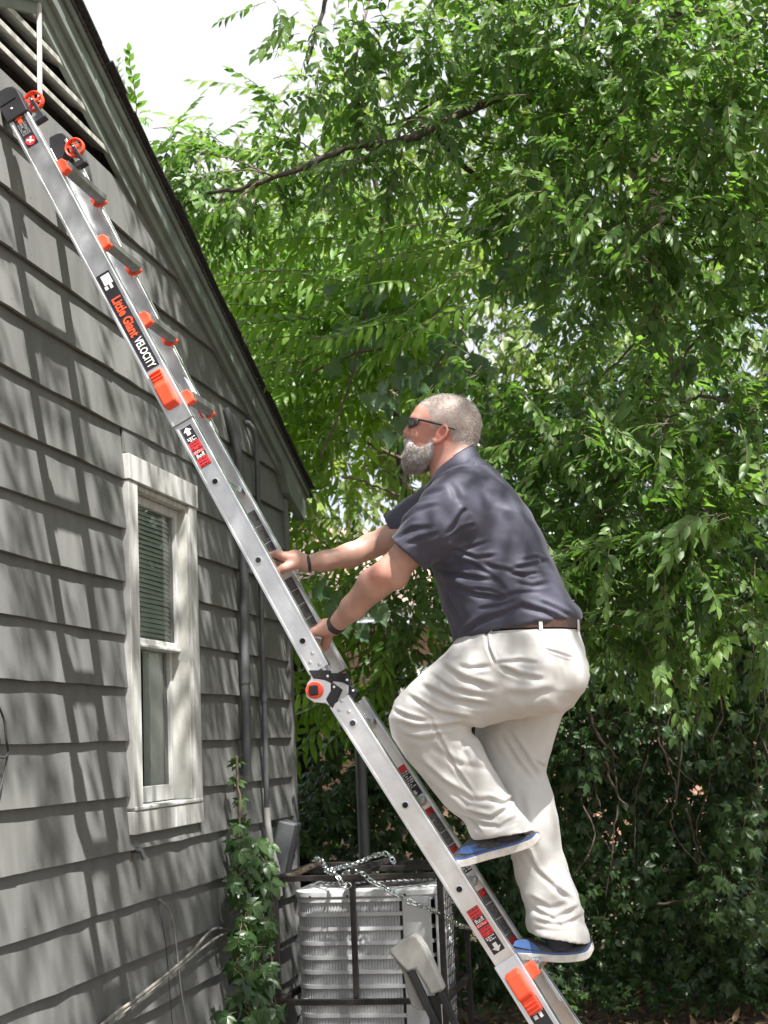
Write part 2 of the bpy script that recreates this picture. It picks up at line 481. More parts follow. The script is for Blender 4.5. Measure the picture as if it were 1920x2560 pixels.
_m = _n.nodes.new('ShaderNodeMixShader'); _n.links.new(_fr.outputs[0], _m.inputs[0]); _n.links.new(_t.outputs[0], _m.inputs[1]); _n.links.new(_gl.outputs[0], _m.inputs[2]); _n.links.new(_m.outputs[0], _o.inputs[0])
g = G(); g.add([(W-.024, 5.9, 2.05), (W-.024, 6.46, 2.05), (W-.024, 6.46, 2.63), (W-.024, 5.9, 2.63)], [(0, 1, 2, 3)]); part('pane', g, m_glass, win)
g = G(); g.add([(W-.062, 5.9, 1.45), (W-.062, 6.46, 1.45), (W-.062, 6.46, 2.04), (W-.062, 5.9, 2.04)], [(0, 1, 2, 3)]); part('pane', g, m_glass, win)
# blind slats behind the upper pane, curtain behind both
m_blind = pmat('blind', (0.75, 0.77, 0.74), 0.5, var=.08)
bl = mesh_of(G().obox((0, 0, 0), (0, 1, 0), (.55, 0, -.835), (.835, 0, .55), .278, .0125, .0007), m_blind, name='blind_slat')
for i in range(29):
    z = 2.625 - i*.0205
    inst('blind_slat', bl, win, Matrix.Translation((W-.050, 6.18, z)) @ Matrix.Rotation(random.uniform(-.01, .01), 4, 'X'))
m_curt = pmat('curtain', (0.75, 0.77, 0.75), .8, var=.1)
g = G()
for i in range(41):
    y = 6.22 + .26*i/40
    x = W-.087 + .006*math.sin(i*1.25)
    g.v += [(x-.003, y-.10*(1-i/40)*0, 1.40), (x, y, 2.03)]
g.f += [(2*i, 2*i+2, 2*i+3, 2*i+1) for i in range(40)]
part('curtain', g, m_curt, win, smooth=True)

# conduits on the wall
def wy(px, py): return pt(px, py, X=W+.04)
def pipe(name, pts, r, m, lab=None):
    return part(name, G().tube(pts, r, 12), m, house, smooth=True, label=lab)
pipe('conduit', [(W+.018, 7.16, 3.26), (W+.045, 7.20, 3.16), (W+.056, 7.255, 3.03), (W+.058, 7.285, 2.9), (W+.058, 7.29, 2.55), (W+.056, 7.27, 2.1), (W+.058, 7.25, 1.75), (W+.056, 7.235, 1.47)], .023, m_pipe, 'thick dark painted service conduit')
pipe('conduit_collar', [(W+.058, 7.262, 1.98), (W+.058, 7.26, 1.91)], .027, m_pipe)
zc = 3.19
pipe('conduit', [(W+.01, 7.50, 3.262), (W+.03, 7.535, 3.262), (W+.045, 7.575, 3.235), (W+.052, 7.597, 3.19), (W+.052, 7.60, 3.12), (W+.05, 7.61, 2.4), (W+.05, 7.60, 1.3)], .014, m_pipe, 'thin grey conduit with curved head')
pipe('conduit_collar', [(W+.052, 7.60, 3.13), (W+.052, 7.60, 3.07)], .0165, m_pipe)
pipe('conduit_collar', [(W+.05, 7.605, 1.87), (W+.05, 7.605, 1.83)], .018, m_pipe)
pipe('conduit', [(W+.05, 7.60, 1.30), (W+.052, 7.60, 1.22), (W+.06, 7.62, 1.1), (W+.075, 7.66, 1.0), (W+.08, 7.68, .86)], .017, m_pipew, 'white pvc elbow at the foot of the thin conduit')
g = G(); g.obox((W+.075, 7.83, 1.09), (.25, 0, .97), (0, 1, 0), (.97, 0, -.25), .13, .075, .045); part('meter_box', g, m_pipe, house, bevel=.008)
pipe('hose_bib', [(W+.0, 5.80, 1.23), (W+.05, 5.80, 1.222), (W+.062, 5.80, 1.19)], .012, m_pipe)

def cable(pts, r, m, label, n=6):
    """a sagging cable through points"""
    P = [Vector(p) for p in pts]; out_ = []
    for i in range(len(P)-1):
        p0 = P[max(i-1, 0)]; p1 = P[i]; p2 = P[i+1]; p3 = P[min(i+2, len(P)-1)]
        for j in range(6):
            t = j/6
            out_.append(0.5*((2*p1)+(-p0+p2)*t+(2*p0-5*p1+4*p2-p3)*t*t+(-p0+3*p1-3*p2+p3)*t**3))
    out_.append(P[-1])
    o = part('cable', G().tube(out_, r, n), m, smooth=True)
    return tag(o, label, 'cable')
def q3(x, y, X=W+.05): return pt(x*800/1659, 1707+y*800/1659, X=X)
cable([q3(1190, 1285), q3(1100, 1280), q3(960, 1430), q3(740, 1610), q3(560, 1745), q3(440, 1860)], .006, m_cable, 'upper pale cable running low across the clapboards')
cable([q3(1185, 1292), q3(1110, 1330), q3(970, 1440), q3(750, 1620), q3(590, 1750), q3(470, 1870)], .005, m_cable, 'lower grey cable running low across the clapboards')
cable([q3(825, 1120, W+.03), q3(880, 1190), q3(905, 1300), q3(925, 1480), q3(945, 1640), q3(975, 1800)], .004, m_cable, 'thin grey wire hanging from under a clapboard below the window')
cable([q3(822, 1135, W+.03), q3(840, 1240), q3(862, 1380), q3(880, 1600), q3(895, 1800)], .002, m_cabled, 'hair thin dark wire hanging below the window')
cable([pt(-6, 1760, X=W+.05), pt(10, 1800, X=W+.05), pt(16, 1850, X=W+.06), pt(20, 1880, X=W+.05), pt(8, 1895, X=W+.07), pt(-12, 1880, X=W+.05)], .004, m_cabled, 'dark looped cable on the clapboards at the left edge')
cable([pt(20, 1880, X=W+.05), pt(10, 1940, X=W+.05), pt(-5, 1990, X=W+.05)], .004, m_cabled, 'loose dark cable end on the clapboards at the left edge')
# ------------------------------------------------------------------ ladder
def almat(name, base=(0.74, 0.75, 0.77), rough=.36, stretch=(1, 1, 1)):
    m = pmat(name, base, rough, 1.0, var=.10, scale=11, stretch=stretch, bump=.07, bscale=70, rvar=.07, detail=8)
    return m
m_al = almat('brushed_aluminium')
m_rung = pmat('dull_rung', (0.30, 0.30, 0.30), .5, .8, var=.15, scale=20)
m_red = pmat('orange_red_plastic', (0.80, 0.075, 0.03), .38, var=.08, scale=12, spec=.45)
m_blk = pmat('black_plastic', (0.022, 0.022, 0.026), .42, var=.2, scale=15, spec=.4)
m_lblack = pmat('black_label', (0.018, 0.016, 0.022), .4, var=.1)
m_lgrey = pmat('grey_label', (0.14, 0.14, 0.145), .5, var=.15, scale=30)
m_lred = pmat('red_label', (0.62, 0.03, 0.035), .4, var=.1)
m_lwhite = pmat('white_print', (0.75, 0.75, 0.74), .5, var=.05)
m_lorange = pmat('orange_print', (0.85, 0.09, 0.03), .45, var=.05)
m_hole = pmat('hole_shade_black', (0.01, 0.01, 0.012), .8)

lad = thing('ladder', (-0.2, 4.86, 0), 'silver multi-position ladder with orange locks leaning on the grey house', 'ladder')
YA = np.array([0, 1.0, 0])
def v3(x, y, z): return np.array([x, y, z], float)
AU = v3(-.4586, 0, .8886); PU = v3(.8886, 0, .4586); LS = .98; U0 = v3(-1.2205*LS, 0, 1.6+.333*LS)
AL = v3(-.519, 0, .855); AL /= np.linalg.norm(AL); PL = v3(.855, 0, .519); PL /= np.linalg.norm(PL); L0 = v3(-1.066*LS, 0, 1.6+.064*LS)
YN, YF, RW, SP = 4.82*LS, 5.10*LS, .072*LS, .305*LS
def channel(name, p0, p1, y0, y1, inward, width=RW, fl=.032, tf=.0028, par=lad, lip=True):
    """C-section rail: web on the outside, flanges towards the rungs"""
    p0 = v3(p0[0], y0, p0[2]); p1 = v3(p1[0], y1, p1[2])
    a = p1-p0; L = np.linalg.norm(a); a /= L
    p = np.cross(a, YA); p /= np.linalg.norm(p)
    n = np.cross(p, a)
    if n[1]*inward < 0: n = -n
    g = G(); c = (p0+p1)/2
    g.obox(c + n*tf/2, a, p, n, L/2, width/2, tf/2)
    for s in (-1, 1):
        g.obox(c + n*(tf+.0002+fl/2) + p*s*(width/2-tf/2), a, p, n, L/2, tf/2, fl/2)
        g.obox(c - n*.0006 + p*s*(width/2-.005), a, p, n, L/2-.0004, .0042, .0007)     # raised edge beads
        if lip: g.obox(c + n*(tf+fl+.0014) + p*s*(width/2-.005), a, p, n, L/2-.0003, .0048, .0010)
    return part(name, g, m_al, par, bevel=.0008, seg=1)
def at_u(s): return U0 + AU*s
def at_l(s): return L0 + AL*s
# inner (hinged) section: upper and lower near and far rails
channel('rail', at_u(-.107*LS), at_u(1.05), YN, YN, +1)
channel('rail', at_u(-.107*LS), at_u(1.05), YF, YF, -1)
channel('rail', at_l(-1.05), at_l(.085*LS), YN, YN, +1)
channel('rail', at_l(-1.05), at_l(.085*LS), YF, YF, -1)
# upper outer section, flared towards its top
FB, FT = U0 + AU*.845*LS, v3(-2.134*LS, 0, 1.6+2.155*LS)
FA = (FT-FB); FLN = np.linalg.norm(FA); FA /= FLN
FAX = FA.copy()
def fly(d): return FB + FAX*d
def flyY(d, side):
    t = d/1.25
    return (YN-.008-.075*t) if side < 0 else (YF+.008+.085*t)
channel('outer_rail', fly(0), fly(1.28), flyY(0, -1), flyY(1.28, -1), +1, .077, .036)
channel('outer_rail', fly(0), fly(1.28), flyY(0, 1), flyY(1.28, 1), -1, .077, .036)
# lower outer section, flared towards the ground
LB = L0 - AL*.86*LS
def low(d): return LB - AL*d
LEND = (LB[2]-.02)/AL[2]
def lowY(d, side):
    t = d/LEND
    return (YN-.008-.11*t) if side < 0 else (YF+.008+.11*t)
channel('outer_rail', low(0), low(LEND), lowY(0, -1), lowY(LEND, -1), +1, .078, .036)
channel('outer_rail', low(0), low(LEND), lowY(0, 1), lowY(LEND, 1), -1, .078, .036)
for sd_ in (-1, 1):
    c = low(LEND-.04); y = lowY(LEND-.04, sd_)
    g = G(); g.obox(v3(c[0], y-sd_*.017, c[2]), AL, PL, YA, .05, .045, .024); part('foot', g, m_blk, lad, bevel=.006)

# rungs: D shaped tread
def rung(c, p, a, y0, y1, w=.040, h=.030, m=m_rung, brackets=False, off=0.0):
    c = c + p*off
    up = v3(0, 0, 1); fr = v3(1, 0, 0)
    poly = [(-w/2, h*.42), (-w/2, -.1*h), (-w*.3, -h*.5), (w*.3, -h*.5), (w/2, -.1*h), (w/2, h*.42)]
    for i in range(5):      # grip ribs along the tread
        x = w/2 - w*(i+.5)/5
        poly += [(x+w*.06, h*.42), (x+w*.04, h*.5), (x-w*.04, h*.5), (x-w*.06, h*.42)]
    g = G().prism(poly, (c[0], y0, c[2]), fr, up, YA, y1-y0)
    r = part('rung', g, m, lad)
    return r
for k in (0, 1, 2):
    rung(at_u(SP*k), PU, AU, YN+.003, YF-.003, m=m_al)
    rung(at_l(-SP*k), PL, AL, YN+.003, YF-.003, m=m_al)
def holes(c, p, a, y):
    g = G().lathe([(0, .0125), (.0016, .0125), (.0020, .0115), (.0020, .0095), (.0008, .009)], v3(c[0], y-.0018, c[2]), (0, -1, 0), 18)
    part('rung_end', g, m_al, lad, smooth=True)
    g = G().lathe([(0, .0088), (.0022, .0088)], v3(c[0], y-.0018, c[2]), (0, -1, 0), 16); part('hole_disc', g, m_hole, lad)  # black disc, the shade inside the rung end put into its colour
for k in (0, 1, 2):
    holes(at_u(SP*k), PU, AU, YN); holes(at_l(-SP*k), PL, AL, YN)
# outer section rungs on the climber's side, each with an orange bracket at both ends
def outer_rung(c, a, p, yn, yf, m=m_rung):
    off = .052
    cc = c + p*off
    rung(cc, p, a, yn+.006, yf-.006, .034, .036, m)
    for y, s_ in ((yn, 1), (yf, -1)):
        P = [(-.034, .024), (-.034, -.008), (-.018, -.026), (.016, -.022), (.020, .008), (.010, .024)]
        hw = .036 if s_ > 0 else .016
        g = G().prism(P, (cc[0]-.004, y+s_*hw*.4-hw/2, cc[2]), (p[0], 0, p[2]), (a[0], 0, a[2]), YA, hw)
        part('rung_bracket', g, m_red, lad, bevel=.004)
PF = np.cross(FA, YA); PF = PF if PF[0] > 0 else -PF
FN = FA + v3(0, -.06, 0); FFR = FA + v3(0, .068, 0)
LN = AL + v3(0, .11/LEND, 0); LFR = AL - v3(0, .11/LEND, 0)
for i in range(4):
    d = .073+.306*i
    outer_rung(fly(d), FA, PF, flyY(d, -1)+.03, flyY(d, 1)-.03)
for i in range(4):
    d = .07+SP*i
    if low(d)[2] > .05: outer_rung(low(d), AL, PL, lowY(d, -1)+.03, lowY(d, 1)-.03, m_al if i == 0 else m_rung)

# rock locks on the near and far rail
def lock(c, a, p, y, s_, flip=1):
    """ribbed orange lever over the rail web"""
    g = G()
    P = [(-.088, .0), (-.088, .012), (-.045, .016), (-.030, .030), (.038, .032), (.046, .022), (.052, .0)]
    P = [(x*flip, yy) for x, yy in P]
    g.prism(P, v3(c[0], y, c[2])-p*.024, (-a[0], -a[1], -a[2]), (0, -s_, 0), p, .048)
    o = part('lock_lever', g, m_red, lad, bevel=.006, seg=3)
    rb = G()
    for j in range(4):
        x = (-.080+.012*j)*flip
        rb.obox(v3(c[0], y-s_*.0155, c[2]) - a*x, a, p, YA, .0025, .020, .003)
    part('rib', rb, m_red, o, bevel=.001)
lock(fly(.105), FN, PF, flyY(.1, -1), 1)
lock(fly(.105), FFR, PF, flyY(.1, 1), -1)
lock(low(.085), LN, PL, lowY(.085, -1), 1, -1)
lock(low(.085), LFR, PL, lowY(.085, 1), -1, -1)

# hinges, near and far
def poly_plate(name, pts, y0, y1, m, bevel=.0015, Yr=None):
    Q = [pt(px, py, Y=Yr or YN) for px, py in pts]
    g = G().prism([(q[0], q[2]) for q in Q], (0, y0, 0), (1, 0, 0), (0, 0, 1), YA, y1-y0)
    return part(name, g, m, lad, bevel=bevel)
_k = 360/1593
def h1(L): return [(640+x*_k, 1300+y*_k) for x, y in L]
band_u = h1([(585, 1662), (808, 1662), (838, 1800), (760, 1768), (640, 1755)])
band_l = h1([(838, 1800), (940, 1875), (848, 2085), (780, 1985), (838, 1880)])
plate_ = h1([(600, 1690), (640, 1740), (760, 1762), (832, 1802), (830, 1900), (780, 1990), (830, 2070), (770, 2030), (640, 2020), (560, 1960), (545, 1880), (570, 1800), (605, 1760)])
for ya, s_ in ((YN-.006, 1), (YF-.028, 1)):
    poly_plate('hinge_band', band_u, ya, ya+.034, m_blk)
    poly_plate('hinge_band', band_l, ya, ya+.034, m_blk)
    poly_plate('hinge_plate', plate_, ya+.003, ya+.031, m_al, bevel=.003)
hub = pt(640+655*_k, 1300+1885*_k, Y=YN)
g = G().lathe([(0, .0265), (.010, .0265), (.014, .025), (.0145, .018)], v3(hub[0], YN-.004, hub[2]), (0, -1, 0), 28); part('hinge_knob', g, m_red, lad, smooth=True)
g = G(); g.obox(v3(hub[0], YN-.021, hub[2]), (1, 0, .05), (-.05, 0, 1), YA, .0140, .0160, .006); part('hinge_button', g, m_blk, lad, bevel=.004)
m_riv = almat('rivet_metal', (.6, .6, .62), .3)
def rivet(px, py, Y=YN, r=.0062, s_=1):
    q = pt(px, py, Y=Y)
    part('rivet', G().lathe([(0, r), (.0012, r*.95), (.0022, r*.5)], v3(q[0], Y-.0008, q[2]), (0, -1, 0), 10), m_riv, lad, smooth=True)
for p in [(625, 1475), (598, 1578), (703, 1598), (945, 2000), (920, 2103), (1025, 2122)]:
    rivet(*h1([p])[0])
for p in [(852, 1517), (920, 1635), (825, 1618), (1140, 2020), (1213, 2135), (1112, 2118)]:
    rivet(*h1([p])[0], Y=YF-.001, r=.005)
for p in [(797, 1728), (868, 1848)]:
    q = h1([p])[0]; qq = pt(*q, Y=YN); part('rivet', G().lathe([(0, .0045), (.002, .003)], v3(qq[0], YN-.0058, qq[2]), (0, -1, 0), 10), m_lwhite, lad)
for p in [(1005, 1770), (1072, 1888)]:
    q = h1([p])[0]; qq = pt(*q, Y=YF-.03); part('rivet', G().lathe([(0, .0045), (.002, .003)], v3(qq[0], YF-.0278, qq[2]), (0, -1, 0), 10), m_lwhite, lad)

# black end caps and wheels at the ladder top
for sd_ in (-1, 1):
    y = flyY(1.27, sd_)
    c = fly(1.265)
    P = [(-.060, -.042), (.030, -.043), (.052, -.034), (.060, -.012), (.058, .014), (.048, .036), (.030, .044), (-.058, .043)]
    g = G().prism(P, v3(c[0], y-.006 if sd_ < 0 else y-.038, c[2]), (FA[0], 0, FA[2]), (PF[0], 0, PF[2]), YA, .046)
    cp = part('end_cap', g, m_blk, lad, bevel=.004)
    if sd_ < 0:
        q = c - FA*.012 - PF*.004
        g = G().obox(v3(q[0], y-.0072, q[2])+FA*.02, FA, PF, YA, .003, .030, .0016); part('rib', g, m_blk, cp)
        part('rivet', G().lathe([(0, .004), (.002, .003)], v3(q[0], y-.0062, q[2])-FA*.01, (0, -1, 0), 10), m_lwhite, cp)
    # wheel
    wc = pt(84, 254, Y=flyY(1.2, -1)+.05) if sd_ < 0 else pt(187, 370, Y=flyY(1.2, 1)-.04)
    n = 28
    g = G()
    prof = [(-.009, .030), (-.011, .034), (-.006, .0375), (.006, .0375), (.011, .034), (.009, .030)]
    for t, r in prof:
        for k in range(n):
            a_ = 2*math.pi*k/n; g.v.append((wc[0]+r*math.cos(a_), wc[1]+t, wc[2]+r*math.sin(a_)))
    m_ = len(prof)
    for i in range(m_):
        for k in range(n):
            i2 = (i+1) % m_
            g.f.append((i*n+k, i*n+(k+1) % n, i2*n+(k+1) % n, i2*n+k))
    wh = part('wheel', g, m_red, lad, smooth=True)
    for k in range(5):
        a_ = 2*math.pi*k/5+.4
        g = G().obox(wc + .020*v3(math.cos(a_), 0, math.sin(a_)), (math.cos(a_), 0, math.sin(a_)), (-math.sin(a_), 0, math.cos(a_)), YA, .0115, .0042, .005)
        part('spoke', g, m_red, wh)
    part('wheel_hub', G().lathe([(-.012, .009), (.012, .009), (.014, .005)], wc, (0, -1, 0), 14), m_red, wh, smooth=True)
    part('axle', G().lathe([(0, .004), (.019, .004), (.021, .002)], wc, (0, -1, 0), 10), m_riv, lad, smooth=True)
    e = wc - FA*.070 + PF*.006
    g = G().bar(wc + v3(0, -.016, 0) + FA*.006, e + v3(0, -.016, 0), .007, .013, PF); part('wheel_fork', g, m_blk, lad, bevel=.002)
    g = G().obox(e + v3(0, -.002, 0) - PF*.012, FA, PF, YA, .012, .022, .018); part('wheel_mount', g, m_blk, lad, bevel=.004)

# ---------------- stickers and lettering
def sticker(name, c, a, p, y, L, wd, m, facing=-1, t=.0006, par=lad):
    y = y + c[1]
    g = G().obox(v3(c[0], y+facing*t/2, c[2]), a, p, YA, L/2, wd/2, t/2)
    return part(name, g, m, par)
def lettering(body, c, a, p, y, size, m, par, wide=1.0, bold=.02, off=-.0022):
    """flat letters reading down the rail"""
    y = y + c[1]
    cu = bpy.data.curves.new('letters', 'FONT'); cu.body = body; cu.size = size; cu.offset = bold*size; cu.align_x = 'CENTER'; cu.align_y = 'CENTER'; cu.extrude = .0003; cu.resolution_u = 3
    ob = bpy.data.objects.new('letters', cu); COL.objects.link(ob)
    dg = bpy.context.evaluated_depsgraph_get(); me = bpy.data.meshes.new_from_object(ob.evaluated_get(dg)); bpy.data.objects.remove(ob); bpy.data.curves.remove(cu)
    me.name = 'lettering'; me.materials.clear(); me.materials.append(m)
    xa = -np.array(a)/np.linalg.norm(a); ya = np.array(p); za = np.cross(xa, ya); xa = xa*wide
    return inst('lettering', me, par, basis(v3(c[0], y+off, c[2]), xa, ya, za))
def rows(c, a, p, y, L, wd, n, m, par, seed=0, facing=-1, fill=.6, h=.5):
    y = y + c[1]
    """tiny unreadable print: broken lines across a sticker"""
    r = random.Random(seed); g = G()
    for i in range(n):
        s = (i+.5)/n*L - L/2
        x = -wd/2
        while x < wd/2-.001:
            w_ = r.uniform(.12, .4)*wd
            if x+w_ > wd/2: w_ = wd/2-x
            if r.random() < .85:
                g.obox(v3(c[0], y+facing*.0014, c[2]) - a*s + p*(x+w_/2), a, p, YA, L/n*h/2, w_/2*.9, .0002)
            x += w_+.06*wd
    return part('small_print', g, m, par)
def arrow(c, a, p, y, L, wd, m, par, sgn=1):
    y = y + c[1]
    P = [(-L/2, -wd*.22), (0, -wd*.22), (0, -wd/2), (L/2, 0), (0, wd/2), (0, wd*.22), (-L/2, wd*.22)]
    g = G().prism([(x*sgn, z) for x, z in P], v3(c[0], y-.0016, c[2]), a, p, (0, 1, 0), .0004)
    return part('arrow', g, m, par)
def on_rail(px, py, y): return pt(px*DS, py*DS, Y=y)
# top sticker
FA0 = FA; FA = FN
c = fly(1.155); y = flyY(1.155, -1)-.001
st = sticker('sticker', c, FA, PF, y, .125, .043, m_lblack)
arrow(c+FA*.044, FA, PF, y, .032, .034, m_lorange, st)
rows(c+FA*.004, FA, PF, y, .046, .032, 5, m_lgrey, st, 1, h=.85)
ri = G().lathe([(0, .018), (.0004, .018)], v3(c[0], y-.0010, c[2])-FA*.042, (0, -1, 0), 22); part('warning_disc', ri, m_lred, st)
g = G(); q = v3(c[0], y-.0016, c[2])-FA*.042
for a_ in (.6, 2.2, 3.6, 5.2): g.obox(q+.006*(math.cos(a_)*FA+math.sin(a_)*PF), math.cos(a_)*FA+math.sin(a_)*PF, -math.sin(a_)*FA+math.cos(a_)*PF, YA, .007, .0028, .0003)
part('figure', g, m_lwhite, st)
# big name band (its square code is left blank)
def band(c0, a, p, y):
    L = .37
    st = sticker('name_band', c0, a, p, y, L, .050, m_lblack)
    top = c0 + a*(L/2)
    lettering('Little Giant', top - a*.170, a, p, y, .047, m_lorange, st, wide=.70, bold=.03)
    lettering('VELOCITY', top - a*.310, a, p, y, .040, m_lwhite, st, wide=.60, bold=.02)
    g = G().obox(v3(top[0], y-.001+top[1], top[2])-a*.026+p*.004, a, p, YA, .018, .016, .0003); part('blank_square', g, m_lwhite, st)
    g = G().obox(v3(top[0], y-.001+top[1], top[2])-a*.053-p*.010, a, p, YA, .006, .006, .0003); part('icon', g, m_lwhite, st)
    g = G().obox(v3(top[0], y-.001+top[1], top[2])-a*.053+p*.008, a, p, YA, .008, .005, .0003); part('icon', g, m_lwhite, st)
    return st
bc = on_rail(278, 690, flyY(.45, -1)); d = float((v3(bc[0], 0, bc[2])-FB) @ FAX); yy = flyY(d, -1)
band(fly(d), FA, PF, yy-.0006-.0004)
bq = on_rail(1163, 2146, lowY(.2, -1)); d2 = float(-(v3(bq[0], 0, bq[2])-LB) @ AL)+.185
band(low(d2), LN, PL, lowY(d2, -1)-.001)
# caution stickers on the inner near rail
def caution(c, a, p, y, flip):
    L = .150
    st = sticker('sticker', c, a, p, y, L, .040, m_lblack)
    s = 1 if flip else -1
    arrow(c + a*(s*-.058), a, p, y, .028, .030, m_lwhite, st, sgn=-s)
    for t, h_, mm in ((-.028, .016, 'rows'), (-.004, .028, 'red'), (.020, .010, 'lt'), (.034, .014, 'rows'), (.058, .030, 'red')):
        q = c + a*(s*t)
        if mm == 'rows': rows(q, a, p, y, h_, .030, 3, m_lwhite, st, int(t*1000), h=.6)
        else:
            b_ = sticker('red_panel', q, a, p, y-.0009, h_, .040, m_lred, par=st)
            rows(q, a, p, y-.0012, h_, .032, 3, m_lblack if mm == 'red' else m_lwhite, st, int(t*999), h=.3)
c = on_rail(425, 963, YN); s = float((v3(c[0], 0, c[2])-U0) @ AU); caution(at_u(s), AU, PU, YN-.0008, False)
c = on_rail(1047, 2010, YN); s = float((v3(c[0], 0, c[2])-L0) @ AL); caution(at_l(s), AL, PL, YN-.0008, True)
# long grey instruction labels on the inside of the far rail
def grey_label(c0, a, p, y, L, seed, red=False):
    st = sticker('instruction_label', c0, a, p, y, L, .056, m_lgrey)
    r = random.Random(seed)
    g = G()
    for i in range(int(L/.007)):
        s = L/2-.008-.007*i
        w_ = r.uniform(.008, .026)
        g.obox(v3(c0[0], y-.0012, c0[2]) + a*s + p*(.026-w_/2), a, p, YA, .0014, w_/2, .0002)
    part('small_print', g, m_lblack, st)
    g = G()
    for i in range(3): g.obox(v3(c0[0], y-.0012, c0[2]) + a*(L/2-L*(i+.9)/3.6), a, p, YA, .0012, .027, .0002)
    part('small_print', g, m_lwhite, st)
    if red:
        for s in (L/2-.012, -L/2+.014):
            sticker('red_panel', c0+a*s, a, p, y-.0008, .022, .056, m_lred, par=st)
yf = YF-.0032
c = on_rail(575, 1170, yf); s = float((v3(c[0], 0, c[2])-U0) @ AU); grey_label(at_u(s), AU, PU, yf, .235, 3)
c = on_rail(648, 1303, yf); s = float((v3(c[0], 0, c[2])-U0) @ AU); grey_label(at_u(s), AU, PU, yf, .19, 4)
c = on_rail(880, 1690, yf); s = float((v3(c[0], 0, c[2])-L0) @ AL); q = at_l(s)
st = sticker('sticker', q, AL, PL, yf, .11, .052, m_lblack); sticker('red_panel', q+AL*.045, AL, PL, yf-.0008, .022, .052, m_lred, par=st)
rows(q+AL*.005, AL, PL, yf-.0003, .06, .040, 8, m_lwhite, st, 8, h=.5); arrow(q-AL*.043, AL, PL, yf, .018, .018, m_lwhite, st, sgn=-1)
c = on_rail(952, 1796, yf); s = float((v3(c[0], 0, c[2])-L0) @ AL); grey_label(at_l(s), AL, PL, yf, .17, 6, True)
c = on_rail(1068, 1985, yf); s = float((v3(c[0], 0, c[2])-L0) @ AL); grey_label(at_l(s), AL, PL, yf, .20, 7, True)
c = on_rail(1003, 1876, yf); s = float((v3(c[0], 0, c[2])-L0) @ AL); q = at_l(s); st = sticker('sticker', q, AL, PL, yf, .034, .052, m_lblack)
rows(q, AL, PL, yf-.0003, .028, .044, 3, m_lwhite, st, 18, h=.7)
# ------------------------------------------------------------------ air conditioner
m_acw = pmat('grey_white_enamel', (0.56, 0.57, 0.58), .45, var=.12, scale=7, stretch=(1, 1, .6), bump=.12, bscale=40)
m_acd = pmat('coil_dark', (0.11, 0.11, 0.11), .7, var=.3, scale=40)
m_steel = pmat('dark_steel_bar', (0.010, 0.009, 0.0095), .6, 0, var=.5, scale=18, bump=.3, bscale=60, col2=(.028, .021, .019))
ac = thing('air_conditioner', (-1.59, 7.58, 0), 'grey outdoor air conditioner with louvred sides inside a steel cage', 'air conditioner')
AX0, AX1, AY0, AY1, AZT = -1.93, -1.245, 7.245, 7.87, .925
def rrect(x0, x1, y0, y1, r, n=8):
    P = []
    for cx, cy, a0 in ((x1-r, y1-r, 0), (x0+r, y1-r, 90), (x0+r, y0+r, 180), (x1-r, y0+r, 270)):
        for k in range(n+1): a = R(a0+90*k/n); P.append((cx+r*math.cos(a), cy+r*math.sin(a)))
    return P
part('coil', G().prism(rrect(AX0+.03, AX1-.03, AY0+.03, AY1-.03, .10), (0, 0, .05), (1, 0, 0), (0, 1, 0), (0, 0, 1), .82), m_acd, ac, smooth=True)
per = rrect(AX0, AX1, AY0, AY1, .12, 14)
# walk the perimeter at even steps
def walk(P, step):
    Q = [np.array(p) for p in P]+[np.array(P[0])]; L = np.concatenate([[0], np.cumsum([np.linalg.norm(Q[i+1]-Q[i]) for i in range(len(Q)-1)])])
    out_ = []
    for s in np.arange(0, L[-1], step):
        i = int(np.searchsorted(L, s, 'right')-1); t = (s-L[i])/(L[i+1]-L[i]); p = Q[i]+(Q[i+1]-Q[i])*t; d = (Q[i+1]-Q[i])/np.linalg.norm(Q[i+1]-Q[i]); out_.append((p, d))
    return out_
WK = walk(per, .0145)
g = G()
zr = .865
nrow = 13
for r_ in range(nrow):
    z1 = zr-.0655*r_; z0 = z1-.048
    for p, d in WK:
        if p[1] < AY0+.03 and p[0] > AX1-.17: continue
        if p[0] > AX1-.03 and p[1] < AY0+.2: continue
        n_ = np.array([d[1], -d[0]])
        c = np.array([*(p-n_*.008), (z0+z1)/2])
        t3 = np.array([*(d*.92+n_*.39), 0]); t3 /= np.linalg.norm(t3); s3 = np.array([-t3[1], t3[0], 0])
        g.obox(c, t3, s3, (0, 0, 1), .0069, .0012, .0245)
part('louvre_fins', g, m_acw, ac, kind='stuff', fix=False)
for r_ in range(nrow+1):
    z1 = zr-.0655*r_+.0175
    g = G()
    Pi = rrect(AX0+.006, AX1-.006, AY0+.006, AY1-.006, .115, 10); Po = rrect(AX0-.002, AX1+.002, AY0-.002, AY1+.002, .122, 10); n = len(Pi)
    for z in (z1-.0175, z1):
        g.v += [(x, y, z) for x, y in Pi]+[(x, y, z) for x, y in Po]
    for k in range(n):
        j = (k+1) % n
        g.f += [(n+k, n+j, 3*n+j, 3*n+k), (k, 2*n+k, 2*n+j, j), (k, j, n+j, n+k), (2*n+k, 3*n+k, 3*n+j, 2*n+j)]
    part('louvre_band', g, m_acw, ac, smooth=True)
g = G()
g.box((AX1-.155, AY0-.006, .03), (AX1-.02, AY0+.004, .885)); part('access_panel', g, m_acw, ac, bevel=.004)
g = G(); g.box((AX1-.006, AY0+.03, .03), (AX1+.006, AY0+.20, .885)); part('side_panel', g, m_acw, ac, bevel=.004)
g = G()
for k in range(18): g.bar((AX1+.012, AY0+.22+.0, .08+.045*k), (AX1+.012, AY1-.1, .08+.045*k), .003, .003)
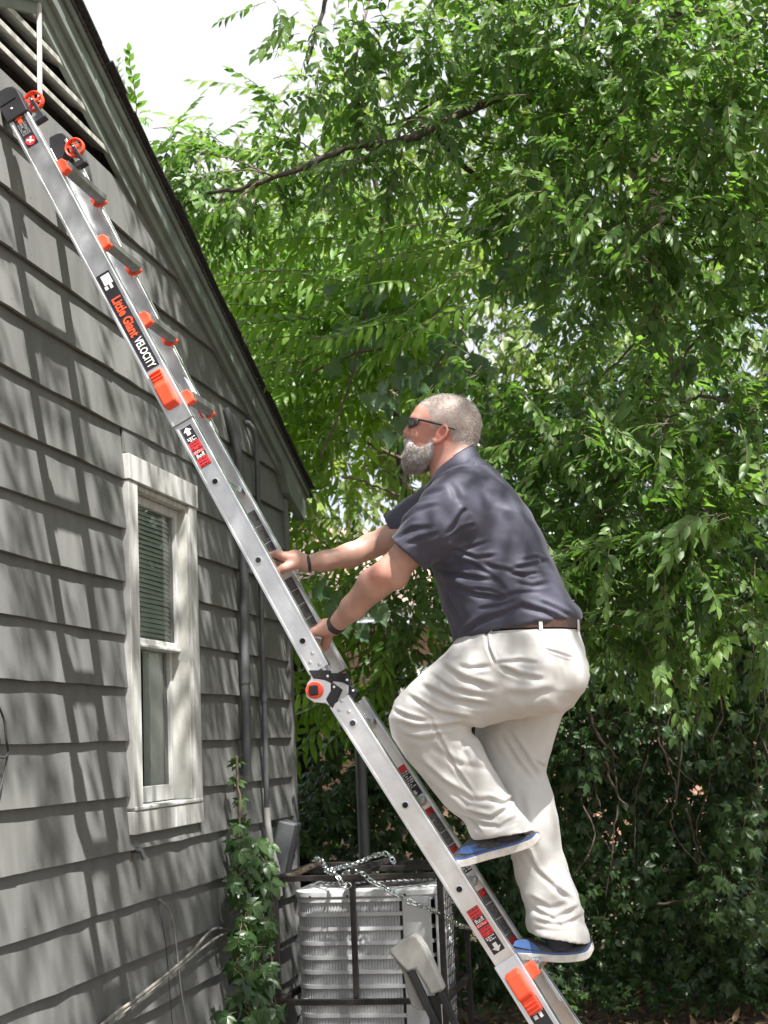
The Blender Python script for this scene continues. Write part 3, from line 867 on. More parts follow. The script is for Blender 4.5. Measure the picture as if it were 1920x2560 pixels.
for k in range(7): g.bar((AX1+.015, AY0+.22+.05*k, .05), (AX1+.015, AY0+.22+.05*k, .88), .003, .003)
part('wire_guard', g, m_steel, ac)
g = G().prism(rrect(AX0-.008, AX1+.008, AY0-.008, AY1+.008, .12, 10), (0, 0, .884), (1, 0, 0), (0, 1, 0), (0, 0, 1), .036)
part('lid', g, m_acw, ac, smooth=True, bevel=.008)
g = G()
for k in range(9):
    g.tube([((AX0+AX1)/2+(.05+.03*k)*math.cos(a), (AY0+AY1)/2+(.05+.03*k)*math.sin(a), .928) for a in np.linspace(0, 6.283, 25)], .0025, 4, cap=False)
part('fan_grille', g, m_steel, ac)
g = G().box((AX0-.06, AY0-.06, -.06), (AX1+.06, AY1+.06, .02)); part('pad', g, pmat('concrete', (.28, .27, .25), .9, var=.2, bump=.4), ac, bevel=.01)
for x in (AX0+.09, AX0+.27, AX1-.14):
    part('screw', G().lathe([(0, .006), (.004, .005)], (x, AY0-.009, .893), (0, -1, 0), 8), m_steel, ac)

cage = thing('steel_cage', (-1.6, 7.55, 0), 'dark rusty steel bar cage bolted around the air conditioner', 'cage')
CX0, CX1, CY0, CY1, CZ = -1.99, -1.205, 7.17, 7.93, .985
def cbar(a, b, w_=.026, nm='bar'): return part(nm, G().bar(a, b, w_, w_), m_steel, cage, bevel=.002, seg=1)
for x in (CX0, CX1):
    for y in (CY0, CY1): cbar((x, y, -.05), (x, y, CZ-.0135), nm='post')
cbar(((CX0+CX1)/2-.02, CY0, .44), ((CX0+CX1)/2-.02, CY0, CZ-.0135), nm='post')
for y in (CY0, CY1):
    cbar((CX0-.013, y, CZ), (CX1+.013, y, CZ)); cbar((CX0+.0135, y, .425), (CX1-.0135, y, .425))
for x in (CX0, CX1):
    cbar((x, CY0+.0135, CZ+.001), (x, CY1-.0135, CZ+.001)); cbar((x, CY0+.0135, .424), (x, CY1-.0135, .424))
cbar((CX0+.014, 7.60, CZ+.002), (CX1-.014, 7.60, CZ+.002))
cbar((-1.62, CY0+.014, CZ+.028), (-1.55, CY1-.014, CZ+.028))
# broken stick lying on the cage, chain links
kc = 600/1659
def cq(x, y, Y): return pt(660+kc*x, 2080+kc*y, Y=Y)
o = part('stick', G().tube([cq(150, 310, 7.3), cq(230, 285, 7.4), cq(300, 250, 7.5), cq(400, 215, 7.7)], .013, 7), pmat('dead_wood', (.11, .085, .06), .9, var=.4, scale=30, bump=.6, bscale=60), smooth=True)
tag(o, 'broken brown stick lying on the left corner of the steel cage', 'stick')
m_zinc = pmat('zinc_chain', (.62, .66, .66), .25, 1.0, var=.1, scale=60)
chain = thing('chain', tuple(cq(700, 300, 7.2)), 'shiny zinc chain draped over the steel cage', 'chain')
def link_mesh():
    g = G(); n, m = 14, 6; r = .0038; a_, b_ = .0155, .0105
    C = [np.array([(a_-b_)*np.sign(math.cos(t))*1.0+b_*math.cos(t), b_*math.sin(t), 0]) for t in np.linspace(.01, 6.283+.01, n, endpoint=False)]
    for i in range(n):
        d = C[(i+1) % n]-C[i-1]; d /= np.linalg.norm(d); u = np.array([0, 0, 1.]); s_ = np.cross(d, u)
        for k in range(m): a = 2*math.pi*k/m; g.v.append(tuple(C[i]+r*(math.cos(a)*u+math.sin(a)*s_)))
    for i in range(n):
        for k in range(m): g.f.append((i*m+k, i*m+(k+1) % m, ((i+1) % n)*m+(k+1) % m, ((i+1) % n)*m+k))
    return mesh_of(g, m_zinc, True, 'chain_link')
LK = link_mesh()
cr = random.Random(3)
def run(P):
    P = [np.array(p) for p in P]; L = np.concatenate([[0], np.cumsum([np.linalg.norm(P[i+1]-P[i]) for i in range(len(P)-1)])])
    s = 0; i_ = 0
    while s < L[-1]:
        p = np.array([np.interp(s, L, [q[k] for q in P]) for k in range(3)]); q = np.array([np.interp(min(s+.01, L[-1]), L, [w_[k] for w_ in P]) for k in range(3)])
        d = q-p
        if np.linalg.norm(d) < 1e-5: break
        d /= np.linalg.norm(d); u = np.cross(d, [.1, .3, .95]); u /= np.linalg.norm(u); v = np.cross(d, u)
        a = (i_ % 2)*math.pi/2+cr.uniform(-.35, .35)+.6
        y_ = math.cos(a)*u+math.sin(a)*v; z_ = np.cross(d, y_)
        inst('chain_link', LK, chain, basis(p, d, y_, z_)); s += .0235; i_ += 1
run([cq(345, 195, 7.5), cq(370, 180, 7.45), cq(405, 200, 7.4), cq(430, 262, 7.3), cq(480, 285, 7.2), cq(515, 318, 7.14), cq(545, 372, 7.14), cq(580, 378, 7.14), cq(605, 350, 7.14)])
run([cq(455, 262, 7.3), cq(540, 240, 7.42), cq(620, 222, 7.5), cq(700, 190, 7.6), cq(770, 160, 7.7), cq(835, 148, 7.75), cq(870, 165, 7.75), cq(895, 205, 7.75), cq(905, 225, 7.7)])
run([cq(560, 280, 7.25), cq(640, 272, 7.2), cq(690, 292, 7.16), cq(740, 340, 7.14), cq(830, 385, 7.14), cq(920, 432, 7.14), cq(1000, 480, 7.13), cq(1090, 515, 7.13), cq(1190, 545, 7.13), cq(1250, 590, 7.25), cq(1340, 640, 7.6), cq(1440, 672, 7.9)])

# ------------------------------------------------------------------ grey capped folding stand in front of the cage
m_cap = pmat('grey_moulded_plastic', (.40, .395, .375), .6, var=.08, scale=15, bump=.2, bscale=120)
m_leg = pmat('black_tube', (.022, .023, .026), .45)
stn = thing('folding_stand', tuple(cq(1150, 1500, 6.3)*[1, 1, 0]), 'folding stand with a light grey plastic cap on black legs', 'stand')
SY = 6.3
def spoly(L, Y): return [(q[0], q[2]) for q in (cq(x, y, Y) for x, y in L)]
g = G().prism(spoly([(862, 838), (880, 802), (955, 740), (1020, 704), (1062, 722), (1110, 790), (1180, 935), (1246, 1092), (1150, 1135), (1112, 1060), (1046, 955), (1020, 962), (988, 975), (940, 925)], SY), (0, SY, 0), (1, 0, 0), (0, 0, 1), YA, .07)
part('cap', g, m_cap, stn, smooth=True, bevel=.012, seg=4)
g = G().prism(spoly([(905, 900), (985, 978), (1045, 1100), (1110, 1245), (1060, 1240), (1015, 1215), (985, 1130), (955, 985)], SY), (0, SY+.02, 0), (1, 0, 0), (0, 0, 1), YA, .075)
part('rear_shell', g, m_cap, stn, smooth=True, bevel=.012, seg=4)
def sleg(a, b, Y, w_=.028):
    A, B = cq(*a, Y), cq(*b, Y); d = B-A; B = A+d*((A[2]-.01)/(A[2]-B[2]))
    part('leg', G().bar(A, B, w_, w_), m_leg, stn, bevel=.003)
sleg((1015, 955), (1190, 1327), SY+.012); sleg((1222, 1105), (1345, 1380), SY+.012)
part('brace', G().bar(cq(1175, 1130, SY+.04), cq(1195, 1400, SY+.04), .012, .05), m_leg, stn, bevel=.002)

# ------------------------------------------------------------------ iron gate beyond the corner, brick house far behind
m_iron = pmat('black_iron', (.012, .012, .014), .5)
gate = thing('iron_gate', (-2.8, 10.2, 0), 'black iron bar gate just beyond the house corner', 'gate')
for k in range(9):
    x = -3.18+.085*k
    part('bar', G().bar((x, 10.2, .08), (x, 10.2, 2.35), .020, .020), m_iron, gate)
for z in (.14, 1.2, 2.25): part('rail', G().box((-3.2, 10.185, z), (-2.47, 10.215, z+.035)), m_iron, gate)
part('dark_backing', G().box((-3.2, 10.24, .08), (-2.52, 10.25, 2.3)), m_iron, gate)  # black sheet put in for the dark void behind the bars

m_brick = pmat('red_brick', (.30, .155, .105), .9, var=.3, scale=5, bump=.4, bscale=40, col2=(.40, .24, .17))
m_mortar = pmat('mortar', (.42, .40, .36), .95, var=.15, scale=20)
m_roofp = pmat('pinkish_shingle', (.30, .215, .19), .95, var=.25, scale=12)
bh = thing('brick_house', (-4, 20.5, 0), 'red brick house glimpsed through the leaves behind the fence', 'house')
A_ = np.array([-8.0, 16.5, 0]); D_ = np.array([.70711, .70711, 0]); N_ = np.array([.70711, -.70711, 0]); ZZ = np.array([0, 0, 1.])
LW, HW = 15.0, 3.2
part('wall', G().obox(A_+D_*LW/2+ZZ*HW/2-N_*2.0, D_, N_, ZZ, LW/2, 2.0, HW/2), m_mortar, bh)
wins = [(5.55, 1.0, .9, 1.7), (8.6, 1.1, .9, 1.7)]
bme = mesh_of(G().obox((0, 0, 0), (1, 0, 0), (0, 1, 0), (0, 0, 1), .100, .006, .0315), m_brick, name='brick')
rest = G(); cand = []
for r_ in range(42):
    z = .04+.075*r_
    for k in range(int(LW/.215)):
        s = .11+.215*k+(.1075 if r_ % 2 else 0)
        if any(a-.12 < s < a+w_+.12 and b-.05 < z < b+h_+.05 for a, w_, b, h_ in wins): continue
        p = A_+D_*s+ZZ*z+N_*.004
        x, y, _z = project(p)
        cand.append((abs(x-900)+.6*abs(y-1680), p))
cand.sort(key=lambda q: q[0])
for i, (q, p) in enumerate(cand):
    if i < 300:
        j = random.uniform(-.002, .003)
        inst('brick', bme, bh, basis(p+N_*j, D_, N_, ZZ))
    else: rest.obox(p+N_*random.uniform(-.002, .003), D_, N_, ZZ, .100, .006, .0315)
part('bricks', rest, m_brick, bh, kind='stuff', fix=False)
for a, w_, b, h_ in wins:
    wn = part('window', G().obox(A_+D_*(a+w_/2)+ZZ*(b+h_/2)+N_*.004, D_, N_, ZZ, w_/2, .02, h_/2), m_white, bh)
    part('pane', G().obox(A_+D_*(a+w_/2)+ZZ*(b+h_*.25)+N_*.026, D_, N_, ZZ, w_/2-.07, .004, h_*.21), m_blind, wn)
    part('pane', G().obox(A_+D_*(a+w_/2)+ZZ*(b+h_*.74)+N_*.026, D_, N_, ZZ, w_/2-.07, .004, h_*.21), m_blind, wn)
part('fascia', G().obox(A_+D_*LW/2+ZZ*(HW+.12)+N_*.35, D_, N_, ZZ, LW/2+.3, .02, .11), m_white, bh)
g = G()
P0 = A_-D_*.3+N_*.40+ZZ*(HW+.2); P1 = P0+D_*(LW+.6); P2 = P1-N_*3+ZZ*1.5; P3 = P0-N_*3+ZZ*1.5
g.add([P0, P1, P2, P3, P0-ZZ*.04, P1-ZZ*.04, P2-ZZ*.04, P3-ZZ*.04], [(0, 1, 2, 3), (4, 7, 6, 5), (0, 4, 5, 1), (1, 5, 6, 2), (2, 6, 7, 3), (3, 7, 4, 0)])
part('roof', g, m_roofp, bh)
# ------------------------------------------------------------------ the man: soft solids meshed into continuous surfaces
YC = 4.96*LS
def smin(a, b, k):
    h = np.clip(.5+.5*(b-a)/k, 0, 1)
    return b+(a-b)*h - k*h*(1-h)
def sd_sphere(P, c, r): return np.linalg.norm(P-np.float32(c), axis=1)-r
def sd_ell(P, c, ax, r):
    """ellipsoid, ax rows are unit axes"""
    q = (P-np.float32(c)) @ np.float32(np.array(ax).T) / np.float32(r)
    k0 = np.linalg.norm(q, axis=1); k1 = np.linalg.norm(q/np.float32(r), axis=1)+1e-9
    return k0*(k0-1)/k1
def sd_chain(P, pts, rs, k=0.0):
    d = None
    for i in range(len(pts)-1):
        a = np.float32(pts[i]); b = np.float32(pts[i+1]); ab = b-a
        t = np.clip(((P-a) @ ab)/(ab @ ab+1e-12), 0, 1)
        di = np.linalg.norm(P-a-t[:, None]*ab, axis=1)-(rs[i]+(rs[i+1]-rs[i])*t)
        d = di if d is None else (smin(d, di, k) if k else np.minimum(d, di))
    return d
def sd_sections(P, secs, e=2.3, cut0=None, cut1=None, k=0.0):
    """secs: (front, back, halfwidth): soft tube through flattened sections that share their section planes"""
    d = None
    C = []
    for f, b, w_ in secs:
        f = np.array(f); b = np.array(b); u = f-b; a = np.linalg.norm(u)/2; C.append(((f+b)/2, u/(2*a), a, w_))
    Ns = []
    for i, (c, u, a, w_) in enumerate(C):
        n = np.cross(u, [0, 1.0, 0]); n /= np.linalg.norm(n)
        t = C[min(i+1, len(C)-1)][0]-C[max(i-1, 0)][0]
        Ns.append(n if n @ t > 0 else -n)
    for i in range(len(C)-1):
        c0, u0, a0, w0 = C[i]; c1, u1, a1, w1 = C[i+1]
        s0 = (P-np.float32(c0)) @ np.float32(Ns[i]); s1 = (P-np.float32(c1)) @ np.float32(Ns[i+1])
        den = s0-s1
        t = np.clip(s0/np.where(np.abs(den) < 1e-6, 1e-6, den), 0, 1)
        t = np.where(s0 < 0, 0, np.where(s1 > 0, 1, t))
        ax = np.maximum(np.maximum(-s0, s1), 0)
        c = np.float32(c0)+t[:, None]*np.float32(c1-c0)
        u = np.float32(u0)+t[:, None]*np.float32(u1-u0); u /= np.linalg.norm(u, axis=1)[:, None]
        q = P-c
        x = np.einsum('ij,ij->i', q, u); y = q[:, 1]
        a = a0+(a1-a0)*t; w_ = w0+(w1-w0)*t
        r = (np.abs(x/a)**e+np.abs(y/w_)**e)**(1/e)
        dl = (r-1)*np.minimum(a, w_)*.85
        di = np.where(ax > 0, np.sqrt(np.maximum(dl, 0)**2+ax**2), dl)
        d = di if d is None else (smin(d, di, k) if k else np.minimum(d, di))
    for cut, (c, u, a, w_), (co, _, _, _) in ((cut0, C[0], C[1]), (cut1, C[-1], C[-2])):
        if cut is not None:
            n = np.cross(u, [0, 1.0, 0]); n /= np.linalg.norm(n)
            if n @ (c-co) < 0: n = -n
            d = smin(d, (P-np.float32(c)) @ np.float32(n)-cut, -.02) if False else -smin(-d, -((P-np.float32(c)) @ np.float32(n)-cut), .012)
    return d
def nets(val, lo, h):
    """surface nets on a regular grid"""
    nx, ny, nz = val.shape
    ins = val < 0
    c = np.zeros((nx-1, ny-1, nz-1), np.uint8)
    offs = [(i, j, k) for i in (0, 1) for j in (0, 1) for k in (0, 1)]
    for n_, (i, j, k) in enumerate(offs): c += ins[i:nx-1+i, j:ny-1+j, k:nz-1+k]
    act = np.argwhere((c > 0) & (c < 8))
    idx = -np.ones((nx-1, ny-1, nz-1), np.int32); idx[tuple(act.T)] = np.arange(len(act))
    cv = np.stack([val[act[:, 0]+i, act[:, 1]+j, act[:, 2]+k] for i, j, k in offs], 1)
    acc = np.zeros((len(act), 3)); cnt = np.zeros(len(act))
    O = np.array(offs, float)
    for a in range(8):
        for b in range(a+1, 8):
            if abs(O[a]-O[b]).sum() != 1: continue
            va, vb = cv[:, a], cv[:, b]
            m = (va < 0) != (vb < 0)
            t = np.where(m, va/(va-vb+1e-12), 0)
            p = O[a]+t[:, None]*(O[b]-O[a])
            acc[m] += p[m]; cnt += m
    V = lo+h*(act+acc/cnt[:, None])
    faces = []
    for ax in range(3):
        sl0 = [slice(None)]*3; sl1 = [slice(None)]*3
        sl0[ax] = slice(0, -1); sl1[ax] = slice(1, None)
        a = ins[tuple(sl0)]; b = ins[tuple(sl1)]
        e = np.argwhere(a != b)
        o1, o2 = [(1, 2), (2, 0), (0, 1)][ax]
        ok = (e[:, o1] > 0) & (e[:, o2] > 0) & (e[:, o1] < val.shape[o1]-1) & (e[:, o2] < val.shape[o2]-1)
        e = e[ok]; flip = a[tuple(e.T)]
        def cell(d1, d2):
            q = e.copy(); q[:, o1] -= d1; q[:, o2] -= d2
            return idx[tuple(q.T)]
        q = np.stack([cell(1, 1), cell(0, 1), cell(0, 0), cell(1, 0)], 1)
        q[~flip] = q[~flip][:, ::-1]
        faces.append(q)
    Fc = np.concatenate(faces)
    return V, Fc[(Fc >= 0).all(1)]
def solid(fn, lo, hi, h):
    """evaluate fn only near its surface, mesh it"""
    lo = np.array(lo, float); hi = np.array(hi, float)
    B = 6
    n = np.ceil((hi-lo)/h/B).astype(int)*B+1
    nb = (n-1)//B
    cen = np.stack(np.meshgrid(*[np.arange(k)*B+B/2 for k in nb], indexing='ij'), -1).reshape(-1, 3)
    dc = fn((lo+cen*h).astype(np.float32))
    near = np.abs(dc) < B*h*1.9+.012
    val = np.ones(n, np.float32)
    coarse = np.where(dc < 0, -1, 1).reshape(nb)
    big = np.repeat(np.repeat(np.repeat(coarse, B, 0), B, 1), B, 2)
    val[:-1, :-1, :-1] = big
    bi = (cen[near]-B/2).astype(int)
    loc = np.stack(np.meshgrid(*[np.arange(B+1)]*3, indexing='ij'), -1).reshape(-1, 3)
    mask = np.zeros(n, bool)
    for l in loc:
        q = bi+l; mask[tuple(q.T)] = True
    I = np.argwhere(mask)
    out_ = np.empty(len(I), np.float32)
    for s in range(0, len(I), 400000):
        out_[s:s+400000] = fn((lo+I[s:s+400000]*h).astype(np.float32))
    val[tuple(I.T)] = out_
    return nets(val, lo, h)
def vnormals(V, Fc):
    n = np.cross(V[Fc[:, 2]]-V[Fc[:, 0]], V[Fc[:, 3]]-V[Fc[:, 1]])
    N = np.zeros_like(V)
    for k in range(4): np.add.at(N, Fc[:, k], n)
    return N/(np.linalg.norm(N, axis=1)[:, None]+1e-12)
def relax(V, Fc, it=1, lam=.5):
    for _ in range(it):
        A = np.zeros_like(V); c = np.zeros(len(V))
        for k in range(4):
            for o in (1, 3):
                np.add.at(A, Fc[:, k], V[Fc[:, (k+o) % 4]]); np.add.at(c, Fc[:, k], 1)
        V = V+lam*(A/c[:, None]-V)
    return V
def qmesh(name, V, Fc, mats, parent, attrs=None, label=None):
    me = bpy.data.meshes.new(name)
    L = org(parent)
    me.vertices.add(len(V)); me.vertices.foreach_set('co', (V-L).astype(np.float32).ravel())
    me.loops.add(len(Fc)*4); me.loops.foreach_set('vertex_index', Fc.astype(np.int32).ravel())
    me.polygons.add(len(Fc)); me.polygons.foreach_set('loop_start', np.arange(len(Fc), dtype=np.int32)*4)
    me.polygons.foreach_set('use_smooth', [True]*len(Fc))
    for k, v in (attrs or {}).items():
        at = me.attributes.new(k, 'FLOAT', 'POINT'); at.data.foreach_set('value', np.asarray(v, np.float32))
    me.update(calc_edges=True); me.validate()
    for m in mats: me.materials.append(m)
    ob = bpy.data.objects.new(name, me); COL.objects.link(ob); ob.parent = parent; ORG[ob.name] = tuple(L)
    if label: ob['label'] = label
    return ob
_ph = rng.uniform(0, 6.28, (40, 3)); _dr = rng.normal(size=(40, 3)); _dr /= np.linalg.norm(_dr, axis=1)[:, None]
def wob(P, freq, n0=0, n=10):
    """smooth wobble from a few plane waves"""
    s = 0
    for i in range(n0, n0+n): s = s+np.sin(P @ (_dr[i]*freq*(.7+.06*(i % 10)))+_ph[i, 0])
    return s/math.sqrt(n)
def fold_field(V, folds, Y):
    """creases drawn as polylines in the plane of the figure: groove with a raised lip"""
    D = np.zeros(len(V))
    p2 = V[:, [0, 2]]
    for pts_, w_, dep in folds:
        Q = [dp(x, y, Y) for x, y in pts_]; Q = np.array([[q[0], q[2]] for q in Q])
        best = np.full(len(V), 1e9); sg = np.zeros(len(V)); tt = np.zeros(len(V))
        n = len(Q)-1
        for i in range(n):
            a, b = Q[i], Q[i+1]; ab = b-a; l2 = ab @ ab
            t = np.clip(((p2-a) @ ab)/l2, 0, 1); r = p2-a-t[:, None]*ab; d = np.hypot(r[:, 0], r[:, 1])
            m = d < best
            best = np.where(m, d, best); sg = np.where(m, np.sign(ab[0]*r[:, 1]-ab[1]*r[:, 0]), sg); tt = np.where(m, (i+t)/n, tt)
        w_ = w_*.72; s = best*sg/w_
        taper = np.clip(np.minimum(tt, 1-tt)*5, 0.05, 1)
        D += taper*dep*(-np.exp(-s*s)+.75*np.exp(-((s-1.8)/1.1)**2)+.25*np.exp(-((s+2.0)/1.2)**2))
    return D

# ---- materials
def skinmat():
    m = pmat('skin', (0.42, 0.245, 0.19), .48, var=.10, scale=22, bump=.12, bscale=380, spec=.4, bdist=.001)
    n = m.node_tree; L = n.links; b = n.nodes['Principled BSDF']
    b.inputs['Subsurface Weight'].default_value = .12; b.inputs['Subsurface Radius'].default_value = (.012, .004, .002); b.inputs['Subsurface Scale'].default_value = .6
    base = b.inputs['Base Color'].links[0].from_socket
    for nm, c in (('flush', (0.60, 0.20, 0.15, 1)), ('scalp', (0.33, 0.285, 0.26, 1))):
        a = n.nodes.new('ShaderNodeAttribute'); a.attribute_name = nm
        x = n.nodes.new('ShaderNodeMix'); x.data_type = 'RGBA'; x.inputs['B'].default_value = c
        L.new(a.outputs['Fac'], x.inputs['Factor']); L.new(base, x.inputs['A']); base = x.outputs['Result']
    L.new(base, b.inputs['Base Color'])
    return m
m_skin = skinmat()
def clothmat(name, col, rough, var, spec, sheen, weave, wr, wscale, wst):
    m = pmat(name, col, rough, var=var, scale=9, bump=.25, bscale=weave, spec=spec, bdist=.0012, wr=wr, wscale=wscale, wstretch=wst, wdist=.010)
    b = m.node_tree.nodes['Principled BSDF']; b.inputs['Sheen Weight'].default_value = sheen; b.inputs['Sheen Roughness'].default_value = .4
    return m
m_shirt = clothmat('navy_knit', (0.050, 0.050, 0.074), .62, .10, .35, .15, 900, .35, 7, (1.2, 1, 2.2))
m_trous = clothmat('stone_twill', (0.50, 0.495, 0.48), .8, .06, .25, .12, 800, .42, 7, (1.6, 1, 1.8))
m_belt = pmat('brown_leather', (0.045, 0.022, 0.016), .45, var=.25, scale=40, bump=.3, bscale=200)
m_shoe = pmat('grey_mesh_knit', (0.055, 0.056, 0.062), .8, var=.3, scale=130, bump=.5, bscale=420, bdist=.001)
m_blue = pmat('blue_foam', (0.040, 0.095, 0.26), .5, var=.12, scale=30)
m_sole = pmat('white_foam', (0.66, 0.64, 0.60), .6, var=.12, scale=40, bump=.3, bscale=150)
m_collar = pmat('black_lining', (0.02, 0.02, 0.03), .7)
m_band = pmat('black_band', (0.018, 0.018, 0.02), .42)
m_lens = pmat('dark_lens', (0.012, 0.013, 0.014), .22, spec=.7, var=.05)
m_frame = pmat('black_frame', (0.015, 0.013, 0.016), .5)
m_hair = pmat('grey_hair', (0.47, 0.44, 0.415), .6, var=.30, scale=30, spec=.4)
m_beard = pmat('grizzled_beard', (0.34, 0.30, 0.275), .6, var=.4, scale=26, spec=.3, col2=(.63, .61, .59), lo=.40, hi=.60)

HU = .0002015
def hp(cx, cy, dy=0.0):
    """head point: the near side is laid out, the far side mirrors it"""
    q = pt(980+cx*.15672, 960+cy*.15672, Y=YC-abs(dy))
    return np.array([q[0], YC+dy, q[2]])
man = thing('person', tuple(dp(1090, 1400, YC)), 'man in navy polo, stone trousers and dark sunglasses climbing the ladder', 'person')

# ---- bones of the pose
nsh = dp(985, 1085, YC-.19); nel = dp(842, 1238, YC-.20); nwr = dp(722, 1353, YC-.075)
fsh = dp(950, 1085, YC+.19); fel = dp(800, 1180, YC+.17); fwr = dp(663, 1218, YC+.065)
XA, ZA = np.array([1., 0, 0]), np.array([0, 0, 1.])
AX3 = np.eye(3)
neck_c = hp(985, 1320)
c1 = at_u(0); c2 = at_u(SP)      # rung centres under the left and right hand
def hand(P, wr, rc, yc, thumb, spread=1.0):
    """palm, four unequal fingers hooked over the rung, thumb round the other side; thumb = side (-1 near, +1 far)"""
    def ring(ang, r): return np.array([rc[0]+r*math.cos(R(ang)), 0, rc[2]+r*math.sin(R(ang))])
    k0 = ring(62, .047); ofs = np.array([0, 1., 0])
    pal = [(wr, .027), (wr*.5+(k0+ofs*yc)*.5+np.array([.004, 0, .004]), .026)]
    d = sd_chain(P, [p for p, r in pal], [r for p, r in pal])
    for i, (o, rr, ln) in enumerate([(-.033, .0102, .96), (-.011, .0108, 1.05), (.011, .0104, 1.0), (.031, .0088, .85)]):
        y = yc+thumb*-o*spread
        kn = ring(58-2*i, .040*ln**.3)+ofs*y
        mid = wr*.55+kn*.45; mid[1] = wr[1]*.5+y*.5
        d = smin(d, sd_chain(P, [mid, kn], [.019, .0135]), .014)
        f = [kn, ring(112, .036)+ofs*(y), ring(112+58*ln, .0325)+ofs*y, ring(112+105*ln, .031)+ofs*y]
        d = smin(d, sd_chain(P, f, [rr*1.2, rr*1.06, rr*.95, rr*.8]), .005)
        d = smin(d, sd_sphere(P, kn+np.array([.001, 0, .003]), rr*1.15), .008)
    tb = wr*.72+(k0+ofs*yc)*.28+ofs*thumb*.018+np.array([-.004, 0, -.010])
    t = [tb, ring(-18, .044)+ofs*(yc+thumb*.036), ring(-72, .036)+ofs*(yc+thumb*.040), ring(-118, .034)+ofs*(yc+thumb*.036)]
    d = smin(d, sd_chain(P, t, [.019, .0150, .0118, .0098]), .009)
    return d
def head(P):
    d = sd_ell(P, hp(852, 592), AX3, (.1085, .0765, .0865))
    d = smin(d, sd_ell(P, hp(1000, 690), AX3, (.080, .0735, .075)), .03)
    d = smin(d, sd_ell(P, hp(580, 700), AX3, (.0545, .062, .076)), .03)
    d = smin(d, sd_ell(P, hp(500, 1010), AX3, (.048, .052, .050)), .03)
    d = smin(d, sd_chain(P, [hp(740, 960, -.052), hp(500, 1130, -.030), hp(380, 1150, 0)], [.020, .020, .024]), .025)
    d = smin(d, sd_chain(P, [hp(740, 960, .052), hp(500, 1130, .030), hp(380, 1150, 0)], [.020, .020, .024]), .025)
    for s in (-1, 1):
        d = smin(d, sd_chain(P, [hp(330, 555, s*.010), hp(350, 545, s*.034), hp(420, 560, s*.052)], [.010, .011, .010]), .012)
        d = smin(d, sd_ell(P, hp(400, 800, s*.038), AX3, (.020, .018, .020)), .02)      # cheek
        d = -smin(-d, sd_ell(P, hp(318, 640, s*.032), AX3, (.012, .017, .012)), .012)    # eye socket
        d = smin(d, sd_sphere(P, hp(375, 640, s*.032), .0135), .004)                      # eyeball and lid
        d = smin(d, sd_ell(P, hp(276, 806, s*.0125), AX3, (.011, .008, .009)), .006)     # nostril wing
        d = np.maximum(d, -sd_ell(P, hp(262, 838, s*.008), AX3, (.005, .0035, .004)))
    d = smin(d, sd_chain(P, [hp(322, 580), hp(282, 690), hp(232, 772)], [.009, .0100, .0115]), .010)
    d = smin(d, sd_sphere(P, hp(262, 800), .0115), .010)
    d = smin(d, sd_chain(P, [hp(262, 925, -.018), hp(238, 915, 0), hp(262, 925, .018)], [.006, .0085, .006]), .008)
    d = smin(d, sd_chain(P, [hp(270, 985, -.016), hp(245, 990, 0), hp(270, 985, .016)], [.006, .009, .006]), .006)
    # neck, leaning back into the collar
    nk = sd_sections(P-np.float32([0, 0, 0])-np.float32([0, YC, 0]), [(hp(600, 1080)-[0, YC, 0], hp(1300, 860)-[0, YC, 0], .060), (hp(640, 1250)-[0, YC, 0], hp(1318, 1030)-[0, YC, 0], .064), (hp(640, 1480)-[0, YC, 0], hp(1400, 1200)-[0, YC, 0], .075), (hp(640, 1800)-[0, YC, 0], hp(1480, 1500)-[0, YC, 0], .09)], 2.0)
    d = smin(d, nk, .03)
    for s in (-1, 1):       # ears: dished plate with a rolled rim and lobe
        o = s*.0785
        c = hp(785, 795, o)
        ua = np.array([.52, 0, .85]); va = np.array([.85, 0, -.52]); wa = np.array([0, 1., 0])
        tilt = np.array([-.25*s*0, 1.0, 0])
        e = sd_ell(P, c, [ua, va, wa], (.0305, .0185, .006))
        rim = sd_chain(P, [hp(672, 890, o+s*.002), hp(690, 935, o+s*.004), hp(760, 915, o+s*.008), hp(850, 830, o+s*.012), hp(885, 740, o+s*.013), hp(868, 680, o+s*.011), hp(820, 668, o+s*.008), hp(770, 715, o+s*.005), hp(752, 780, o+s*.001)], [.006, .0075, .0058, .0048, .0046, .0046, .0046, .0042, .0035])
        e = smin(e, rim, .004)
        e = np.maximum(e, -sd_ell(P, hp(775, 800, o+s*.009), [ua, va, wa], (.0165, .0085, .0095)))
        e = smin(e, sd_chain(P, [hp(735, 800, o+s*.002), hp(742, 850, o+s*.004)], [.0045, .004]), .003)
        d = smin(d, e, .004)
    return d
